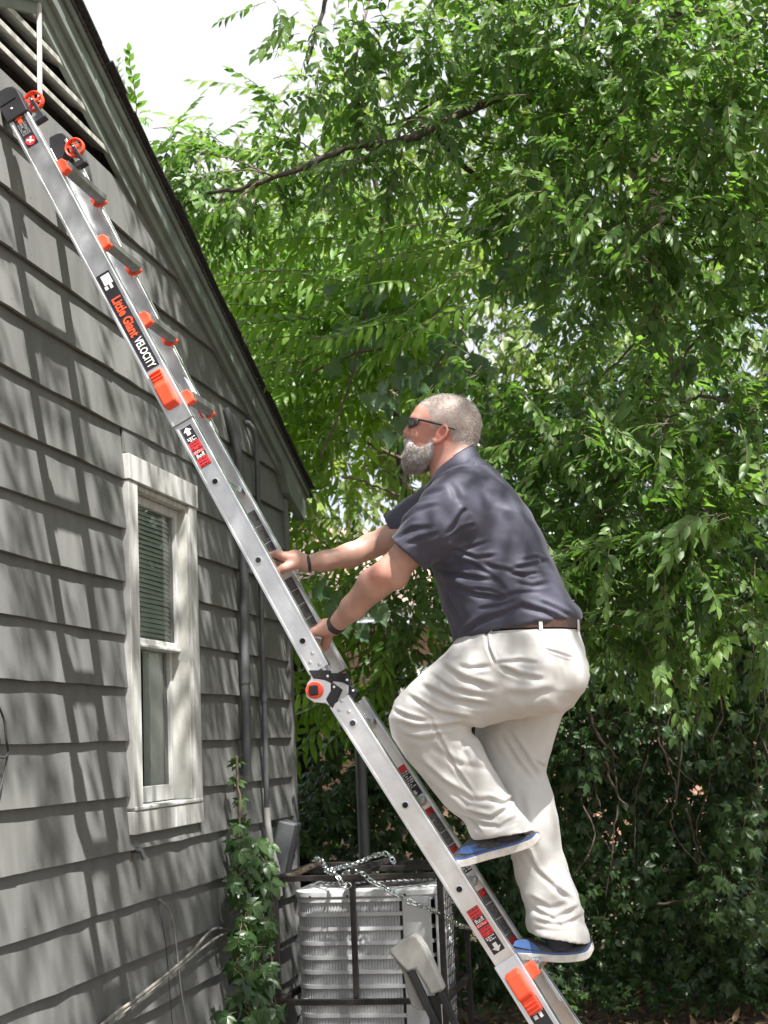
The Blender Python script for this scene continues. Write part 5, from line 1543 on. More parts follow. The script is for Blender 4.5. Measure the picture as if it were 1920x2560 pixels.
# ------------------------------------------------------------------ plants
def leafmat(name, dark, light, trans, rough=.42, tw=.35, spec=.45):
    m = bpy.data.materials.new(name); m.use_nodes = True
    n = m.node_tree; L = n.links; b = n.nodes['Principled BSDF']; o = n.nodes['Material Output']
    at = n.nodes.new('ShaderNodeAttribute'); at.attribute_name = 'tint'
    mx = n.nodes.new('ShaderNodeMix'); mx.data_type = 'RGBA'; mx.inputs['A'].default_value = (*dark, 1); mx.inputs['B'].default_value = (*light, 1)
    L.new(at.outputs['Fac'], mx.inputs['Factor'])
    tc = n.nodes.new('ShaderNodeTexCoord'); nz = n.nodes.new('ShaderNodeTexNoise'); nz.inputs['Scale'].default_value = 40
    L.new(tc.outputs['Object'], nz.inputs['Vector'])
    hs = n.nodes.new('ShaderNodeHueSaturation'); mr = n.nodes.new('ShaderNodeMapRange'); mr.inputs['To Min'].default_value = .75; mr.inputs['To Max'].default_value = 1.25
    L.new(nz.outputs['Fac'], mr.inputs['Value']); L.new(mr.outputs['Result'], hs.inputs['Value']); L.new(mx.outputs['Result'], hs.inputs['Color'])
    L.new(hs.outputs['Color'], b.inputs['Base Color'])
    b.inputs['Roughness'].default_value = rough; b.inputs['Specular IOR Level'].default_value = spec
    t = n.nodes.new('ShaderNodeBsdfTranslucent')
    m2 = n.nodes.new('ShaderNodeMix'); m2.data_type = 'RGBA'; m2.blend_type = 'MULTIPLY'; m2.inputs['Factor'].default_value = 1; m2.inputs['B'].default_value = (*trans, 1)
    L.new(hs.outputs['Color'], m2.inputs['A']); L.new(m2.outputs['Result'], t.inputs['Color'])
    ms = n.nodes.new('ShaderNodeMixShader'); ms.inputs[0].default_value = tw
    L.new(b.outputs[0], ms.inputs[1]); L.new(t.outputs[0], ms.inputs[2]); L.new(ms.outputs[0], o.inputs['Surface'])
    return m
m_leafA = leafmat('tree_leaf', (.040, .092, .022), (.115, .195, .046), (2.1, 2.4, 1.15), tw=.37, spec=.42)
m_leafB = leafmat('frond_leaf', (.062, .140, .018), (.130, .235, .030), (2.5, 2.5, 1.0), tw=.48, spec=.4)
m_leafC = leafmat('distant_leaf', (.085, .150, .032), (.165, .230, .060), (2.2, 2.3, 1.3), tw=.42)
m_leafD = leafmat('creeper_leaf', (.022, .056, .018), (.058, .108, .030), (2.1, 2.4, 1.1), rough=.36, tw=.28)
m_leafE = leafmat('vine_leaf', (.060, .115, .050), (.11, .18, .080), (2.0, 2.3, 1.1), rough=.42, spec=.6, tw=.3)
m_bark = pmat('bark', (0.060, 0.048, 0.038), .95, var=.4, scale=16, stretch=(1, 1, .3), bump=.9, bscale=30, bstretch=(1, 1, .3), bdist=.01)
m_twig = pmat('twig_bark', (0.13, 0.10, 0.072), .9, var=.35, scale=25, bump=.4, bscale=60)
m_vine = pmat('vine_bark', (0.075, 0.056, 0.042), .95, var=.4, scale=25, bump=.5, bscale=60)
m_stem = pmat('green_stem', (0.10, 0.13, 0.04), .7, var=.3, scale=30)

def one_leaf(w_=.32, fold=.10, droop=.18, n=8):
    """leaf of unit length along +Y, folded on its midrib and curled down"""
    z = lambda y: -droop*y*y
    if n == 4:
        V = [(0, 0, 0), (-w_/2, .42, fold*.5+z(.42)), (0, .45, z(.45)), (w_/2, .42, fold*.5+z(.42)), (0, 1, z(1))]
        return np.array(V), np.array([(0, 2, 1), (0, 3, 2), (1, 2, 4), (2, 3, 4)])
    V = [(0, 0, 0), (-w_*.40, .20, fold*.5+z(.2)), (0, .22, z(.22)), (w_*.40, .20, fold*.5+z(.2)), (-w_*.47, .52, fold*.55+z(.52)), (0, .55, z(.55)), (w_*.47, .52, fold*.55+z(.52)),
         (-w_*.18, .82, fold*.25+z(.82)), (w_*.18, .82, fold*.25+z(.82)), (0, 1, z(1))]
    Fc = [(0, 2, 1), (0, 3, 2), (1, 2, 5), (1, 5, 4), (2, 3, 6), (2, 6, 5), (4, 5, 7), (5, 6, 8), (5, 8, 7), (7, 8, 9)]
    return np.array(V), np.array(Fc)
def place(V, pos, d, nrm, s):
    d = d/np.linalg.norm(d); nrm = nrm-d*(nrm @ d); nrm = nrm/(np.linalg.norm(nrm)+1e-9); sd_ = np.cross(d, nrm)
    return pos+s*(V[:, :1]*sd_+V[:, 1:2]*d+V[:, 2:]*nrm)
class Tmpl:
    def __init__(s): s.v = []; s.f = []; s.t = []; s.n = 0; s.bark = []
    def add(s, V, Fc, tint, bark=False):
        s.v.append(V); s.f.append(Fc+s.n); s.t.append(np.full(len(V), tint)); s.n += len(V); s.bark.append(np.full(len(Fc), 1 if bark else 0))
    def done(s):
        s.V = np.concatenate(s.v); s.F = np.concatenate(s.f); s.T = np.concatenate(s.t); s.B = np.concatenate(s.bark); return s
def twig3(P, r0, r1):
    P = np.array(P); n = len(P); V = []; Fc = []
    for i, p in enumerate(P):
        d = P[min(i+1, n-1)]-P[max(i-1, 0)]; d = d/np.linalg.norm(d)
        a = np.cross(d, [.3, .2, .9]); a /= np.linalg.norm(a); b = np.cross(d, a); r = r0+(r1-r0)*i/(n-1)
        for k in range(3): V.append(p+r*(math.cos(2.094*k)*a+math.sin(2.094*k)*b))
    for i in range(n-1):
        for k in range(3):
            a0 = 3*i+k; a1 = 3*i+(k+1) % 3; Fc += [(a0, a1, a1+3), (a0, a1+3, a0+3)]
    return np.array(V), np.array(Fc)
trng = np.random.default_rng(11)
def t_spray(L=.32, n=13, ll=.092, w_=.45, nf=8, droop=.28, side=True, tip=True):
    """a leafy twig along +Y"""
    T = Tmpl(); ys = np.linspace(0, 1, 6)
    P = np.stack([.03*np.sin(ys*3+trng.uniform(0, 6))*ys, ys*L, -droop*L*ys**2*.6], 1)
    T.add(*twig3(P, .0028, .0010), .5, True)
    for i in range(n):
        f = .12+.88*i/(n-1)
        p = np.array([np.interp(f, ys, P[:, k]) for k in range(3)])
        s = 1 if i % 2 else -1
        ang = trng.uniform(.55, 1.15)*(1-.55*f)
        d = np.array([s*math.sin(ang), math.cos(ang), -droop*f*.8-trng.uniform(0, .55)])
        if i == n-1: d = np.array([0, 1, -droop])
        nr = np.array([trng.normal(0, .35), trng.normal(0, .25), 1.0])
        V, Fc = one_leaf(w_*trng.uniform(.85, 1.15), trng.uniform(.05, .16), trng.uniform(.05, .4), nf)
        T.add(place(V, p, d, nr, ll*trng.uniform(.65, 1.15)*(1-.25*f)), Fc, np.clip(trng.normal(.45, .22)+.25*f, 0, 1))
    return T.done()
def t_frond(L=.56, pairs=9, ll=.138, w_=.29, droop=.35):
    T = Tmpl(); ys = np.linspace(0, 1, 8)
    P = np.stack([.04*np.sin(ys*2+trng.uniform(0, 6))*ys, ys*L, -droop*L*ys**2*.7], 1)
    T.add(*twig3(P, .0032, .0012), .6, True)
    tb = trng.uniform(.25, .75)
    for i in range(pairs):
        f = .14+.84*i/(pairs-1)
        for s in (-1, 1):
            p = np.array([np.interp(f+.012*s, ys, P[:, k]) for k in range(3)])
            ang = trng.uniform(1.0, 1.3)*(1-.35*f)
            d = np.array([s*math.sin(ang), math.cos(ang), -.32-trng.uniform(0, .25)])
            nr = np.array([-.15*s+trng.normal(0, .12), trng.normal(0, .12), 1.0])
            V, Fc = one_leaf(w_*trng.uniform(.9, 1.1), trng.uniform(.04, .10), trng.uniform(.10, .4))
            T.add(place(V, p, d, nr, ll*trng.uniform(.85, 1.1)*(1-.35*abs(f-.45))), Fc, np.clip(tb+trng.normal(0, .12), 0, 1))
    V, Fc = one_leaf(w_); T.add(place(V, P[-1], np.array([0, 1, -.5]), np.array([0, 0, 1.]), ll*.8), Fc, tb)
    return T.done()
def t_creeper(ll=.6):
    """five leaflets on a stalk, unit size"""
    T = Tmpl(); tb = trng.uniform(.15, .85)
    T.add(*twig3([(0, -.5, -.2), (0, -.2, -.02), (0, 0, 0)], .012, .010), .7, True)
    for a, k in ((-1.75, .62), (-.85, .86), (0, 1.0), (.85, .86), (1.75, .62)):
        a += trng.normal(0, .1)
        V, Fc = one_leaf(.46, .10, trng.uniform(.05, .35))
        T.add(place(V, np.zeros(3), np.array([math.sin(a), math.cos(a), -.15-trng.uniform(0, .25)]), np.array([trng.normal(0, .15), .1, 1.0]), ll*k), Fc, np.clip(tb+trng.normal(0, .06), 0, 1))
    return T.done()
def t_heart():
    """broad three-lobed vine leaf, unit length"""
    T = Tmpl(); tb = trng.uniform(.2, .9)
    O = [(0, .10), (-.14, -.06), (-.34, -.03), (-.47, .10), (-.60, .30), (-.37, .42), (-.46, .62), (-.22, .66), (-.11, .85), (0, 1.05)]
    O = O+[(-x, y) for x, y in O[-2:0:-1]]
    cur = trng.uniform(.15, .5); wv = trng.uniform(0, 6)
    f = lambda x, y: .22*abs(x)-cur*y*y*.5-.25*x*x+.03*math.sin(9*x+6*y+wv)
    V = [(x*.95, y, f(x, y)) for x, y in O]; n = len(V)
    mid = [(0, y, f(0, y)-.02) for y in (.12, .35, .6, .85)]; mid = [(x, y, z-.035) for x, y, z in mid]
    V = V+mid
    Fc = []
    def near_mid(i): return n+int(np.argmin([abs(V[i][1]-m[1]) for m in mid]))
    for i in range(n):
        j = (i+1) % n; a, b = near_mid(i), near_mid(j)
        Fc.append((i, j, a) if True else None)
        if a != b: Fc.append((j, b, a))
    T.add(np.array(V), np.array(Fc), tb)
    T.add(*twig3([(0, -.45, -.25), (0, -.15, .0), (0, .12, 0)], .014, .012), .6, True)
    return T.done()
SPR = [t_spray() for _ in range(7)]
SPRL = [t_spray(.42, 11, .10, .36, 4, .55) for _ in range(6)]
SPRB = [t_spray(.40, 13, .10, .40, 4, .45) for _ in range(6)]
FRD = [t_frond(droop=d) for d in (.2, .35, .5, .7, .3, .45)]
CRP = [t_creeper() for _ in range(7)]
HRT = [t_heart() for _ in range(5)]

class Units:
    """a plant's leaves as units (template, position, direction, facing, size, tint shift)"""
    def __init__(s): s.u = []
    def add(s, T, pos, d, nrm, size, dt=0.0): s.u.append((T, np.asarray(pos, float), np.asarray(d, float), np.asarray(nrm, float), size, dt))
    def build(s, root, mat, name, mass, nmax=300, unit_px=1.0, label=None):
        mats = [mat, m_twig]
        # the units that show largest in the picture become parts of their own
        sc = []
        for i, (T, p, d, n, k, dt) in enumerate(s.u):
            x, y, z = project(p)
            sc.append((k/max(z, .1)) if (0 < x < 1920 and 0 < y < 2560 and z > 0) else 0)
        order = np.argsort(sc)[::-1][:nmax]
        solo = set(int(i) for i in order if sc[int(i)] > 0)
        cache = {}
        r = random.Random(5)
        vs = []; fs = []; ts = []; bs = []; o = 0
        for i, (T, p, d, n, k, dt) in enumerate(s.u):
            d = d/np.linalg.norm(d); n = n-d*(n @ d); ln = np.linalg.norm(n)
            if ln < 1e-3: n = np.array([.3, .1, 1.0]); n = n-d*(n @ d); ln = np.linalg.norm(n)
            n = n/ln; sd_ = np.cross(d, n)
            if i in solo:
                q = round(dt*4)/4
                key = (id(T), q)
                if key not in cache:
                    me = bpy.data.meshes.new(name); me.from_pydata(T.V.tolist(), [], T.F.tolist())
                    at = me.attributes.new('tint', 'FLOAT', 'POINT'); at.data.foreach_set('value', np.clip(T.T+q, 0, 1).astype(np.float32))
                    for m in mats: me.materials.append(m)
                    me.polygons.foreach_set('material_index', T.B.astype(np.int32)); me.polygons.foreach_set('use_smooth', [True]*len(T.F))
                    cache[key] = me
                M = basis(p, sd_*k, d*k, n*k)
                inst(name, cache[key], root, M)
            else:
                vs.append(p+k*(T.V[:, :1]*sd_+T.V[:, 1:2]*d+T.V[:, 2:]*n)); fs.append(T.F+o); ts.append(np.clip(T.T+dt, 0, 1)); bs.append(T.B); o += len(T.V)
        if vs:
            V = np.concatenate(vs); Fc = np.concatenate(fs); T_ = np.concatenate(ts); B = np.concatenate(bs)
            me = bpy.data.meshes.new(mass); L = org(root)
            me.vertices.add(len(V)); me.vertices.foreach_set('co', (V-L).astype(np.float32).ravel())
            me.loops.add(len(Fc)*3); me.loops.foreach_set('vertex_index', Fc.astype(np.int32).ravel())
            me.polygons.add(len(Fc)); me.polygons.foreach_set('loop_start', np.arange(len(Fc), dtype=np.int32)*3)
            me.polygons.foreach_set('material_index', B.astype(np.int32)); me.polygons.foreach_set('use_smooth', [True]*len(Fc))
            at = me.attributes.new('tint', 'FLOAT', 'POINT'); at.data.foreach_set('value', T_.astype(np.float32))
            me.update(calc_edges=True)
            for m in mats: me.materials.append(m)
            ob = bpy.data.objects.new(mass, me); COL.objects.link(ob); ob.parent = root; ORG[ob.name] = tuple(L); ob['kind'] = 'stuff'
def unit(v): v = np.asarray(v, float); return v/(np.linalg.norm(v)+1e-9)
def blob(U, TT, c, rad, n, size=(.8, 1.2), out=.7, down=.35, jit=.5, dt=0.0, shell=.55, prefer=None, tint_v=.19, face=None):
    """fill an uneven ellipsoid with units pointing outwards and down"""
    c = np.asarray(c, float); rad = np.asarray(rad, float)*np.ones(3)
    for _ in range(n):
        v = unit(rng.normal(size=3)); r = shell+(1-shell)*rng.random()**.7 if rng.random() < .75 else rng.random()
        p = c+v*rad*r*(.85+.3*math.sin(v[0]*5+v[2]*4+c[0]*7))
        d = v*out+np.array([0, 0, -down])+rng.normal(0, jit, 3)
        if prefer is not None: d = d+np.asarray(prefer)
        nr = np.array([0, 0, 1.0])+.35*v+rng.normal(0, .35, 3)
        if face is not None: nr = np.asarray(face)+rng.normal(0, .3, 3)
        U.add(TT[rng.integers(len(TT))], p, d, nr, rng.uniform(*size), dt+rng.normal(0, tint_v))
def limb(U, TT, pts, n, spread=.18, size=(.8, 1.2), dt=0.0, down=.5, lo=0.0):
    """leafy twigs along a branch"""
    P = np.array(pts, float); cum = np.concatenate([[0], np.cumsum(np.linalg.norm(np.diff(P, axis=0), axis=1))]); cum /= cum[-1]
    for _ in range(n):
        f = lo+(1-lo)*rng.random()
        p = np.array([np.interp(f, cum, P[:, k]) for k in range(3)])
        q = np.array([np.interp(min(f+.05, 1), cum, P[:, k]) for k in range(3)])
        t = unit(q-p+1e-6)
        d = t*.5+rng.normal(0, .6, 3)+np.array([0, 0, -down])
        U.add(TT[rng.integers(len(TT))], p+rng.normal(0, spread*.35, 3), d, np.array([0, 0, 1.0])+rng.normal(0, .35, 3), rng.uniform(*size), dt+rng.normal(0, .12))
def curve(pts, n=6):
    A = [np.array(p, float) for p in pts]; m = len(A); out_ = []
    for i in range(m-1):
        p0 = A[max(i-1, 0)]; p1 = A[i]; p2 = A[i+1]; p3 = A[min(i+2, m-1)]
        for j in range(n):
            t = j/n; out_.append(.5*(2*p1+(-p0+p2)*t+(2*p0-5*p1+4*p2-p3)*t*t+(-p0+3*p1-3*p2+p3)*t**3))
    out_.append(A[-1]); return out_
def stem(name, pts, r0, r1, m, parent, n=7, wob_=.0):
    P = curve(pts)
    if wob_: P = [p+rng.normal(0, wob_, 3) for p in P]
    rs = [r0+(r1-r0)*i/(len(P)-1) for i in range(len(P))]
    return part(name, G().tube(P, rs, n), m, parent, smooth=True, angle=0)

# ---- the big tree at the fence
tree = thing('shade_tree', (0.25, 9.3, 0), 'big leafy tree with dark trunk and drooping leafy twigs over the fence', 'tree')
stem('trunk', [(.30, 10.2, -.05), (.22, 10.2, 1.0), (.12, 10.1, 2.4), pt(1655, 900, Y=9.6), pt(1640, 560, Y=9.0), pt(1592, 200, Y=8.95), pt(1560, -80, Y=8.9), (.1, 8.6, 7.6)], .16, .09, m_bark, tree, 10, .006)
limbL = [pt(1610, 330, Y=8.9), pt(1400, 265, Y=8.2), pt(1250, 245, Y=7.8), pt(1090, 318, Y=7.5), pt(1000, 350, Y=7.4), pt(860, 372, Y=7.3), pt(740, 425, Y=7.25), pt(600, 470, Y=7.2), pt(500, 490, Y=7.2), pt(420, 545, Y=7.2)]
stem('branch', limbL, .030, .006, m_bark, tree, 7, .004)
B2 = [pt(1090, 318, Y=8.0), pt(1145, 400, Y=8.0), pt(1215, 470, Y=8.05), pt(1250, 560, Y=8.1), pt(1268, 650, Y=8.1)]
stem('branch', B2, .018, .008, m_bark, tree, 6, .004)
B3 = [pt(1250, 245, Y=8.3), pt(1130, 235, Y=8.1), pt(1010, 300, Y=7.9), pt(930, 320, Y=7.8)]
stem('branch', B3, .014, .005, m_bark, tree, 6, .003)
B4 = [pt(1560, 60, Y=8.9), pt(1300, -160, Y=8.2), pt(1000, -200, Y=7.6), pt(850, -80, Y=7.4), pt(800, 50, Y=7.35), pt(768, 160, Y=7.3)]
stem('branch', B4, .03, .005, m_bark, tree, 6, .003)
B5 = [pt(1000, -200, Y=7.6), pt(925, 0, Y=7.5), pt(890, 150, Y=7.4), pt(880, 230, Y=7.4)]
stem('branch', B5, .010, .003, m_twig, tree, 5, .002)
B6 = [pt(1600, 150, Y=8.9), pt(1780, -60, Y=8.2), pt(1960, -200, Y=7.2), (1.6, 5.6, 6.6), (1.8, 4.0, 6.9)]
stem('branch', B6, .07, .03, m_bark, tree, 7, .006)
B7 = [pt(1560, -80, Y=8.9), (-.2, 7.4, 7.2), (-.2, 6.2, 7.3), (.2, 4.8, 7.2)]
stem('branch', B7, .06, .025, m_bark, tree, 7, .006)
for q in ([(1784, 419), (1758, 556), (1664, 736), (1544, 907), (1433, 967)], [(1900, 30), (1830, 100), (1790, 80), (1760, 20)], [(1560, 260), (1500, 380), (1460, 470), (1420, 540)], [(1920, 760), (1760, 830), (1650, 1000), (1560, 1080)], [(1840, 1010), (1750, 990), (1690, 1040), (1600, 1030)]):
    stem('branch', [pt(x, y, Y=7.5+.1*i) for i, (x, y) in enumerate(q)], .011, .005, m_twig, tree, 5, .004)
U = Units()
def pb(px, py, Y, r, n, TT=SPR, UU_=None, **k): blob(UU_ or U, TT, pt(px, py, Y=Y), r, n, **k)
# sprays on the long limb reaching left
limb(U, SPR, [p+np.array([0, .20, .02]) for p in limbL], 34, .2, dt=.02, lo=.25); limb(U, SPR, [p+np.array([0, -.08, 0]) for p in limbL], 20, .16, dt=.02, lo=.15)
limb(U, SPR, B3, 16, .15); limb(U, SPR, B4, 5, .08, lo=.6); limb(U, SPR, B5, 12, .10, lo=.4); limb(U, SPR, B2, 14, .15)
for a in [(430, 420, 7.4, .28, 34), (350, 330, 7.35, .12, 7), (520, 420, 7.4, .13, 6), (330, 270, 7.4, .05, 3), (405, 500, 7.3, .10, 10), (650, 370, 7.5, .13, 4),
          (680, 235, 7.4, .10, 3), (730, 290, 7.5, .12, 4), (820, 215, 7.4, .13, 6), (890, 250, 7.5, .18, 13), (690, 12, 7.3, .06, 3), (920, 70, 7.4, .16, 8), (760, 60, 7.35, .08, 3), (1010, 150, 7.5, .2, 20),
          (1010, 1500, 8.8, .22, 26), (1060, 1420, 8.8, .22, 24), (960, 1600, 9.0, .18, 16), (1080, 1560, 8.9, .2, 20), (900, 1480, 9.0, .16, 12), (800, 470, 7.8, .2, 12), (960, 420, 7.9, .22, 18)]:
    pb(*a)
for a in [(1210, 50, 7.8, .36, 100), (1350, 40, 7.6, .45, 130), (1560, 40, 7.4, .40, 110), (1800, 40, 7.2, .45, 120), (1250, 180, 8.2, .36, 80), (1120, 360, 8.3, .26, 26), (1420, 260, 7.6, .4, 120), (1700, 230, 7.2, .40, 120), (1880, 280, 7.0, .35, 90),
          (1330, 420, 7.9, .35, 70), (1500, 460, 7.3, .32, 90), (1760, 470, 7.2, .32, 80), (1900, 560, 7.2, .3, 60), (1420, 620, 7.6, .32, 40), (1600, 640, 7.1, .30, 76), (1760, 700, 7.4, .28, 50), (1650, 800, 8.4, .3, 34), (1660, 1000, 8.5, .3, 34), (1290, 600, 8.0, .3, 20),
          (1480, 820, 7.5, .24, 14), (1880, 820, 7.2, .26, 24), (1250, 1010, 7.4, .30, 70), (1420, 1080, 7.2, .30, 70), (1600, 1130, 7.2, .30, 60), (1800, 1100, 7.1, .30, 60), (1900, 1000, 7.3, .3, 40),
          (1330, 1210, 7.6, .28, 40), (1500, 1280, 7.2, .28, 66), (1680, 1330, 7.0, .28, 66), (1860, 1300, 7.0, .30, 60), (1400, 1420, 7.6, .25, 36), (1560, 1470, 7.4, .25, 40), (1780, 1480, 7.3, .28, 40), (1330, 1450, 7.0, .20, 44), (1480, 1560, 7.2, .20, 40), (1640, 1560, 7.1, .2, 40), (1850, 1580, 7.1, .2, 40), (1290, 1330, 7.1, .18, 34)]:
    px, py, Y, r, n = a
    pb(px, py, Y, (r*1.15, r*1.3, r), int(n*.66), dt=.06, down=.32, jit=.75)
# crown above and behind, out of the upper frame, added to shade the man, wall and creeper
for c, r, n in [((.8, 4.6, 6.9), (.8, .9, .45), 210), ((1.6, 3.4, 6.8), (1.0, 1.0, .5), 190), ((2.3, 5.0, 6.6), (1.0, 1.0, .6), 130), ((1.3, 2.3, 6.2), (.8, .8, .4), 90), ((.9, 6.3, 7.4), (1.1, .8, .5), 40), ((-.4, 7.4, 7.4), (1.0, .9, .5), 40), ((2.0, 7.0, 7.2), (1.2, 1.0, .7), 60), ((.6, 9.2, 7.6), (1.8, 1.4, 1.0), 170), ((2.6, 9.2, 5.5), (1.2, 1.2, 1.3), 130), ((3.4, 7.2, 5.0), (1.0, 1.2, 1.2), 90),
                ((2.1, 8.0, 4.0), (.9, .7, .7), 150), ((1.7, 6.6, 5.2), (.6, .8, .5), 60),
                ((2.4, 7.4, 5.7), (1.35, .9, .5), 250), ((-.86, 6.0, 6.5), (.32, .95, .25), 190), ((-.25, 5.6, 6.75), (.42, .9, .28), 64), ((.3, 3.4, 6.3), (.5, .5, .3), 34)]:
    blob(U, SPRL, c, r, n, size=(1.0, 1.7))
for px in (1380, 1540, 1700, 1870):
    for py in (680, 860, 1040, 1220, 1380): blob(U, SPRL, pt(px, py, Y=9.9), (.36, .22, .34), 22, size=(.8, 1.2), dt=-.5)  # backing leaves tinted dark to stand in for shade in the gaps
P_ = np.array(limbL)
for i in range(14):
    f = rng.uniform(2, 8.6); k = int(f); p = P_[k]+(P_[k+1]-P_[k])*(f-k)
    d = unit(np.array([-.6+rng.normal(0, .5), rng.normal(0, .5), rng.normal(-.05, .5)]))*rng.uniform(.18, .5)
    stem('branch', [p, p+d*.5+rng.normal(0, .02, 3), p+d+np.array([0, 0, -.04])], .006, .0018, m_twig, tree, 5, .002)
    for _k in range(3): U.add(SPR[rng.integers(len(SPR))], p+d*rng.uniform(.5, 1), d+rng.normal(0, .12, 3)+np.array([0, 0, -.1]), np.array([0, 0, 1.])+rng.normal(0, .3, 3), rng.uniform(.7, 1.0), .05)
for _ in range(7):
    blob(U, SPRL, (rng.uniform(-.5, .28), rng.uniform(2.5, 5.3), rng.uniform(6.6, 7.1)), (.13, .22, .10), 12, size=(1.2, 1.8))  # unseen leaf clumps added to throw bands of shade on the wall
U.build(tree, m_leafA, 'leafy_twig', 'crown', 300)

# ---- feather-leaved tree behind the branch
sumac = thing('feather_leaf_tree', (-1.2, 10.2, 0), 'light green tree with long feather shaped leaves above the roof edge', 'tree')
stem('trunk', [(-1.2, 10.2, -.05), (-1.25, 10.1, 1.5), pt(1010, 1200, Y=9.9), pt(1000, 900, Y=9.7), pt(970, 640, Y=9.6), pt(930, 420, Y=9.5)], .05, .015, m_bark, sumac, 8, .006)
for q in ([(1000, 900), (1110, 800), (1190, 700)], [(1000, 860), (900, 740), (800, 690)], [(1005, 1000), (860, 900), (740, 880)], [(985, 760), (930, 620), (860, 560)], [(1010, 1150), (880, 1090), (720, 1040), (600, 1000)], [(960, 900), (760, 800), (600, 700)]):
    stem('branch', [pt(x, y, Y=9.7-.15*i) for i, (x, y) in enumerate(q)], .014, .004, m_twig, sumac, 6, .004)
U = Units()
for px, py, Y, r, n in [(620, 640, 9.4, .35, 24), (760, 560, 9.3, .35, 26), (900, 560, 9.2, .35, 28), (1020, 640, 9.2, .35, 30), (640, 780, 9.4, .3, 22), (780, 720, 9.3, .35, 32), (930, 740, 9.2, .35, 34), (1090, 740, 9.1, .35, 30), (700, 880, 9.3, .3, 26), (840, 860, 9.2, .35, 32), (980, 880, 9.1, .3, 24), (760, 1000, 9.2, .3, 26), (900, 1000, 9.2, .3, 24), (700, 1120, 9.3, .25, 18), (830, 1130, 9.2, .28, 20), (620, 500, 9.3, .18, 10), (700, 640, 8.8, .2, 10), (1180, 640, 9.3, .3, 18), (800, 1300, 9.2, .3, 20), (900, 1420, 9.2, .3, 20), (720, 1280, 9.0, .12, 5), (930, 1560, 9.2, .25, 22), (860, 1680, 9.2, .2, 14), (980, 1660, 9.2, .2, 18)]:
    blob(U, FRD, pt(px, py, Y=Y-.25), r, max(3, int(n*.62)), size=(.8, 1.15), out=.55, down=.18, jit=.28, prefer=(-.62, -.25, .05), tint_v=.16, face=(.1, -.75, .75))
for x0, y0, x1, y1, Y in [(760, 640, 540, 690, 7.6), (800, 700, 560, 800, 7.7), (330, 790, 60, 840, 7.5), (840, 770, 610, 905, 7.6), (370, 930, 90, 965, 7.6), (300, 1050, 100, 1105, 7.6), (250, 480, 70, 450, 7.3), (260, 500, 110, 610, 7.3), (640, 560, 480, 640, 7.6), (500, 600, 330, 700, 7.7), (560, 860, 360, 880, 7.7), (480, 1000, 300, 1010, 7.7), (700, 600, 860, 500, 7.8), (680, 720, 760, 560, 7.8), (620, 930, 420, 1000, 7.6), (420, 700, 180, 720, 7.6), (240, 640, 40, 650, 7.6), (760, 900, 560, 1010, 7.7), (900, 640, 760, 560, 7.8), (330, 600, 150, 560, 7.5), (420, 540, 300, 640, 7.4), (860, 700, 700, 780, 7.8), (180, 1120, 60, 1190, 7.7), (250, 900, 40, 930, 7.7)]:
    a = pt(500+.856*x0, .856*y0, Y=Y); b = pt(500+.856*x1, .856*y1, Y=Y-.15)
    for rep_ in range(2):
        o_ = rng.normal(0, .10, 3)*rep_
        U.add(FRD[rng.integers(len(FRD))], a+o_, b-a+np.array([0, 0, .10])+rng.normal(0, .08, 3)*rep_, np.array([.15, -.8, .7])+rng.normal(0, .15, 3), 1.22*np.linalg.norm(b-a)/.56, .18+rng.normal(0, .15))
U.build(sumac, m_leafB, 'leaf', 'crown', 300)

# ---- pale trees far behind
for i, (X, Y, tr, labs, bl) in enumerate([
    (-5.2, 19.0, .12, 'pale sunlit tree far off beside the roof slope', [(560, 500, 19, 1.0, 90), (700, 700, 19, 1.2, 120), (560, 760, 18.6, .9, 80), (640, 960, 18.6, 1.1, 110), (700, 1120, 18.5, .9, 80), (620, 640, 19.2, .9, 80)]),
    (-2.6, 18.0, .14, 'pale sunlit tree far off behind the feather leaved tree', [(850, 330, 18, 1.0, 60), (900, 520, 18, 1.2, 120), (1000, 700, 17.6, 1.2, 130), (840, 860, 17.6, 1.2, 130), (960, 1010, 17.4, 1.1, 120), (860, 220, 18.3, .7, 36), (830, 1180, 17, .9, 80)]),
    (1.2, 17.0, .16, 'tall tree far off behind the big shade tree', [(1200, 500, 17, 1.3, 120), (1400, 300, 17, 1.4, 140), (1600, 500, 17, 1.4, 140), (1800, 300, 17, 1.4, 140), (1300, 860, 16.6, 1.3, 130), (1550, 900, 16.6, 1.3, 130), (1800, 860, 16.6, 1.4, 130), (1500, 100, 17, 1.3, 110), (1200, 120, 17, 1.0, 70), (1850, 60, 17, 1.2, 90)])]):
    t = thing('background_tree', (X, Y, 0), labs, 'tree')
    stem('trunk', [(X, Y, -.1), (X+.1, Y, 2), (X+.05, Y, 4.5), (X-.1, Y, 7)], tr, .05, m_bark, t, 8, .01)
    U = Units()
    for px, py, YY, r, n in bl: blob(U, SPRB, pt(px, py, Y=YY), r, n, size=(1.4, 2.3), dt=.05)
    U.build(t, m_leafC, 'leafy_twig', 'crown', 60)

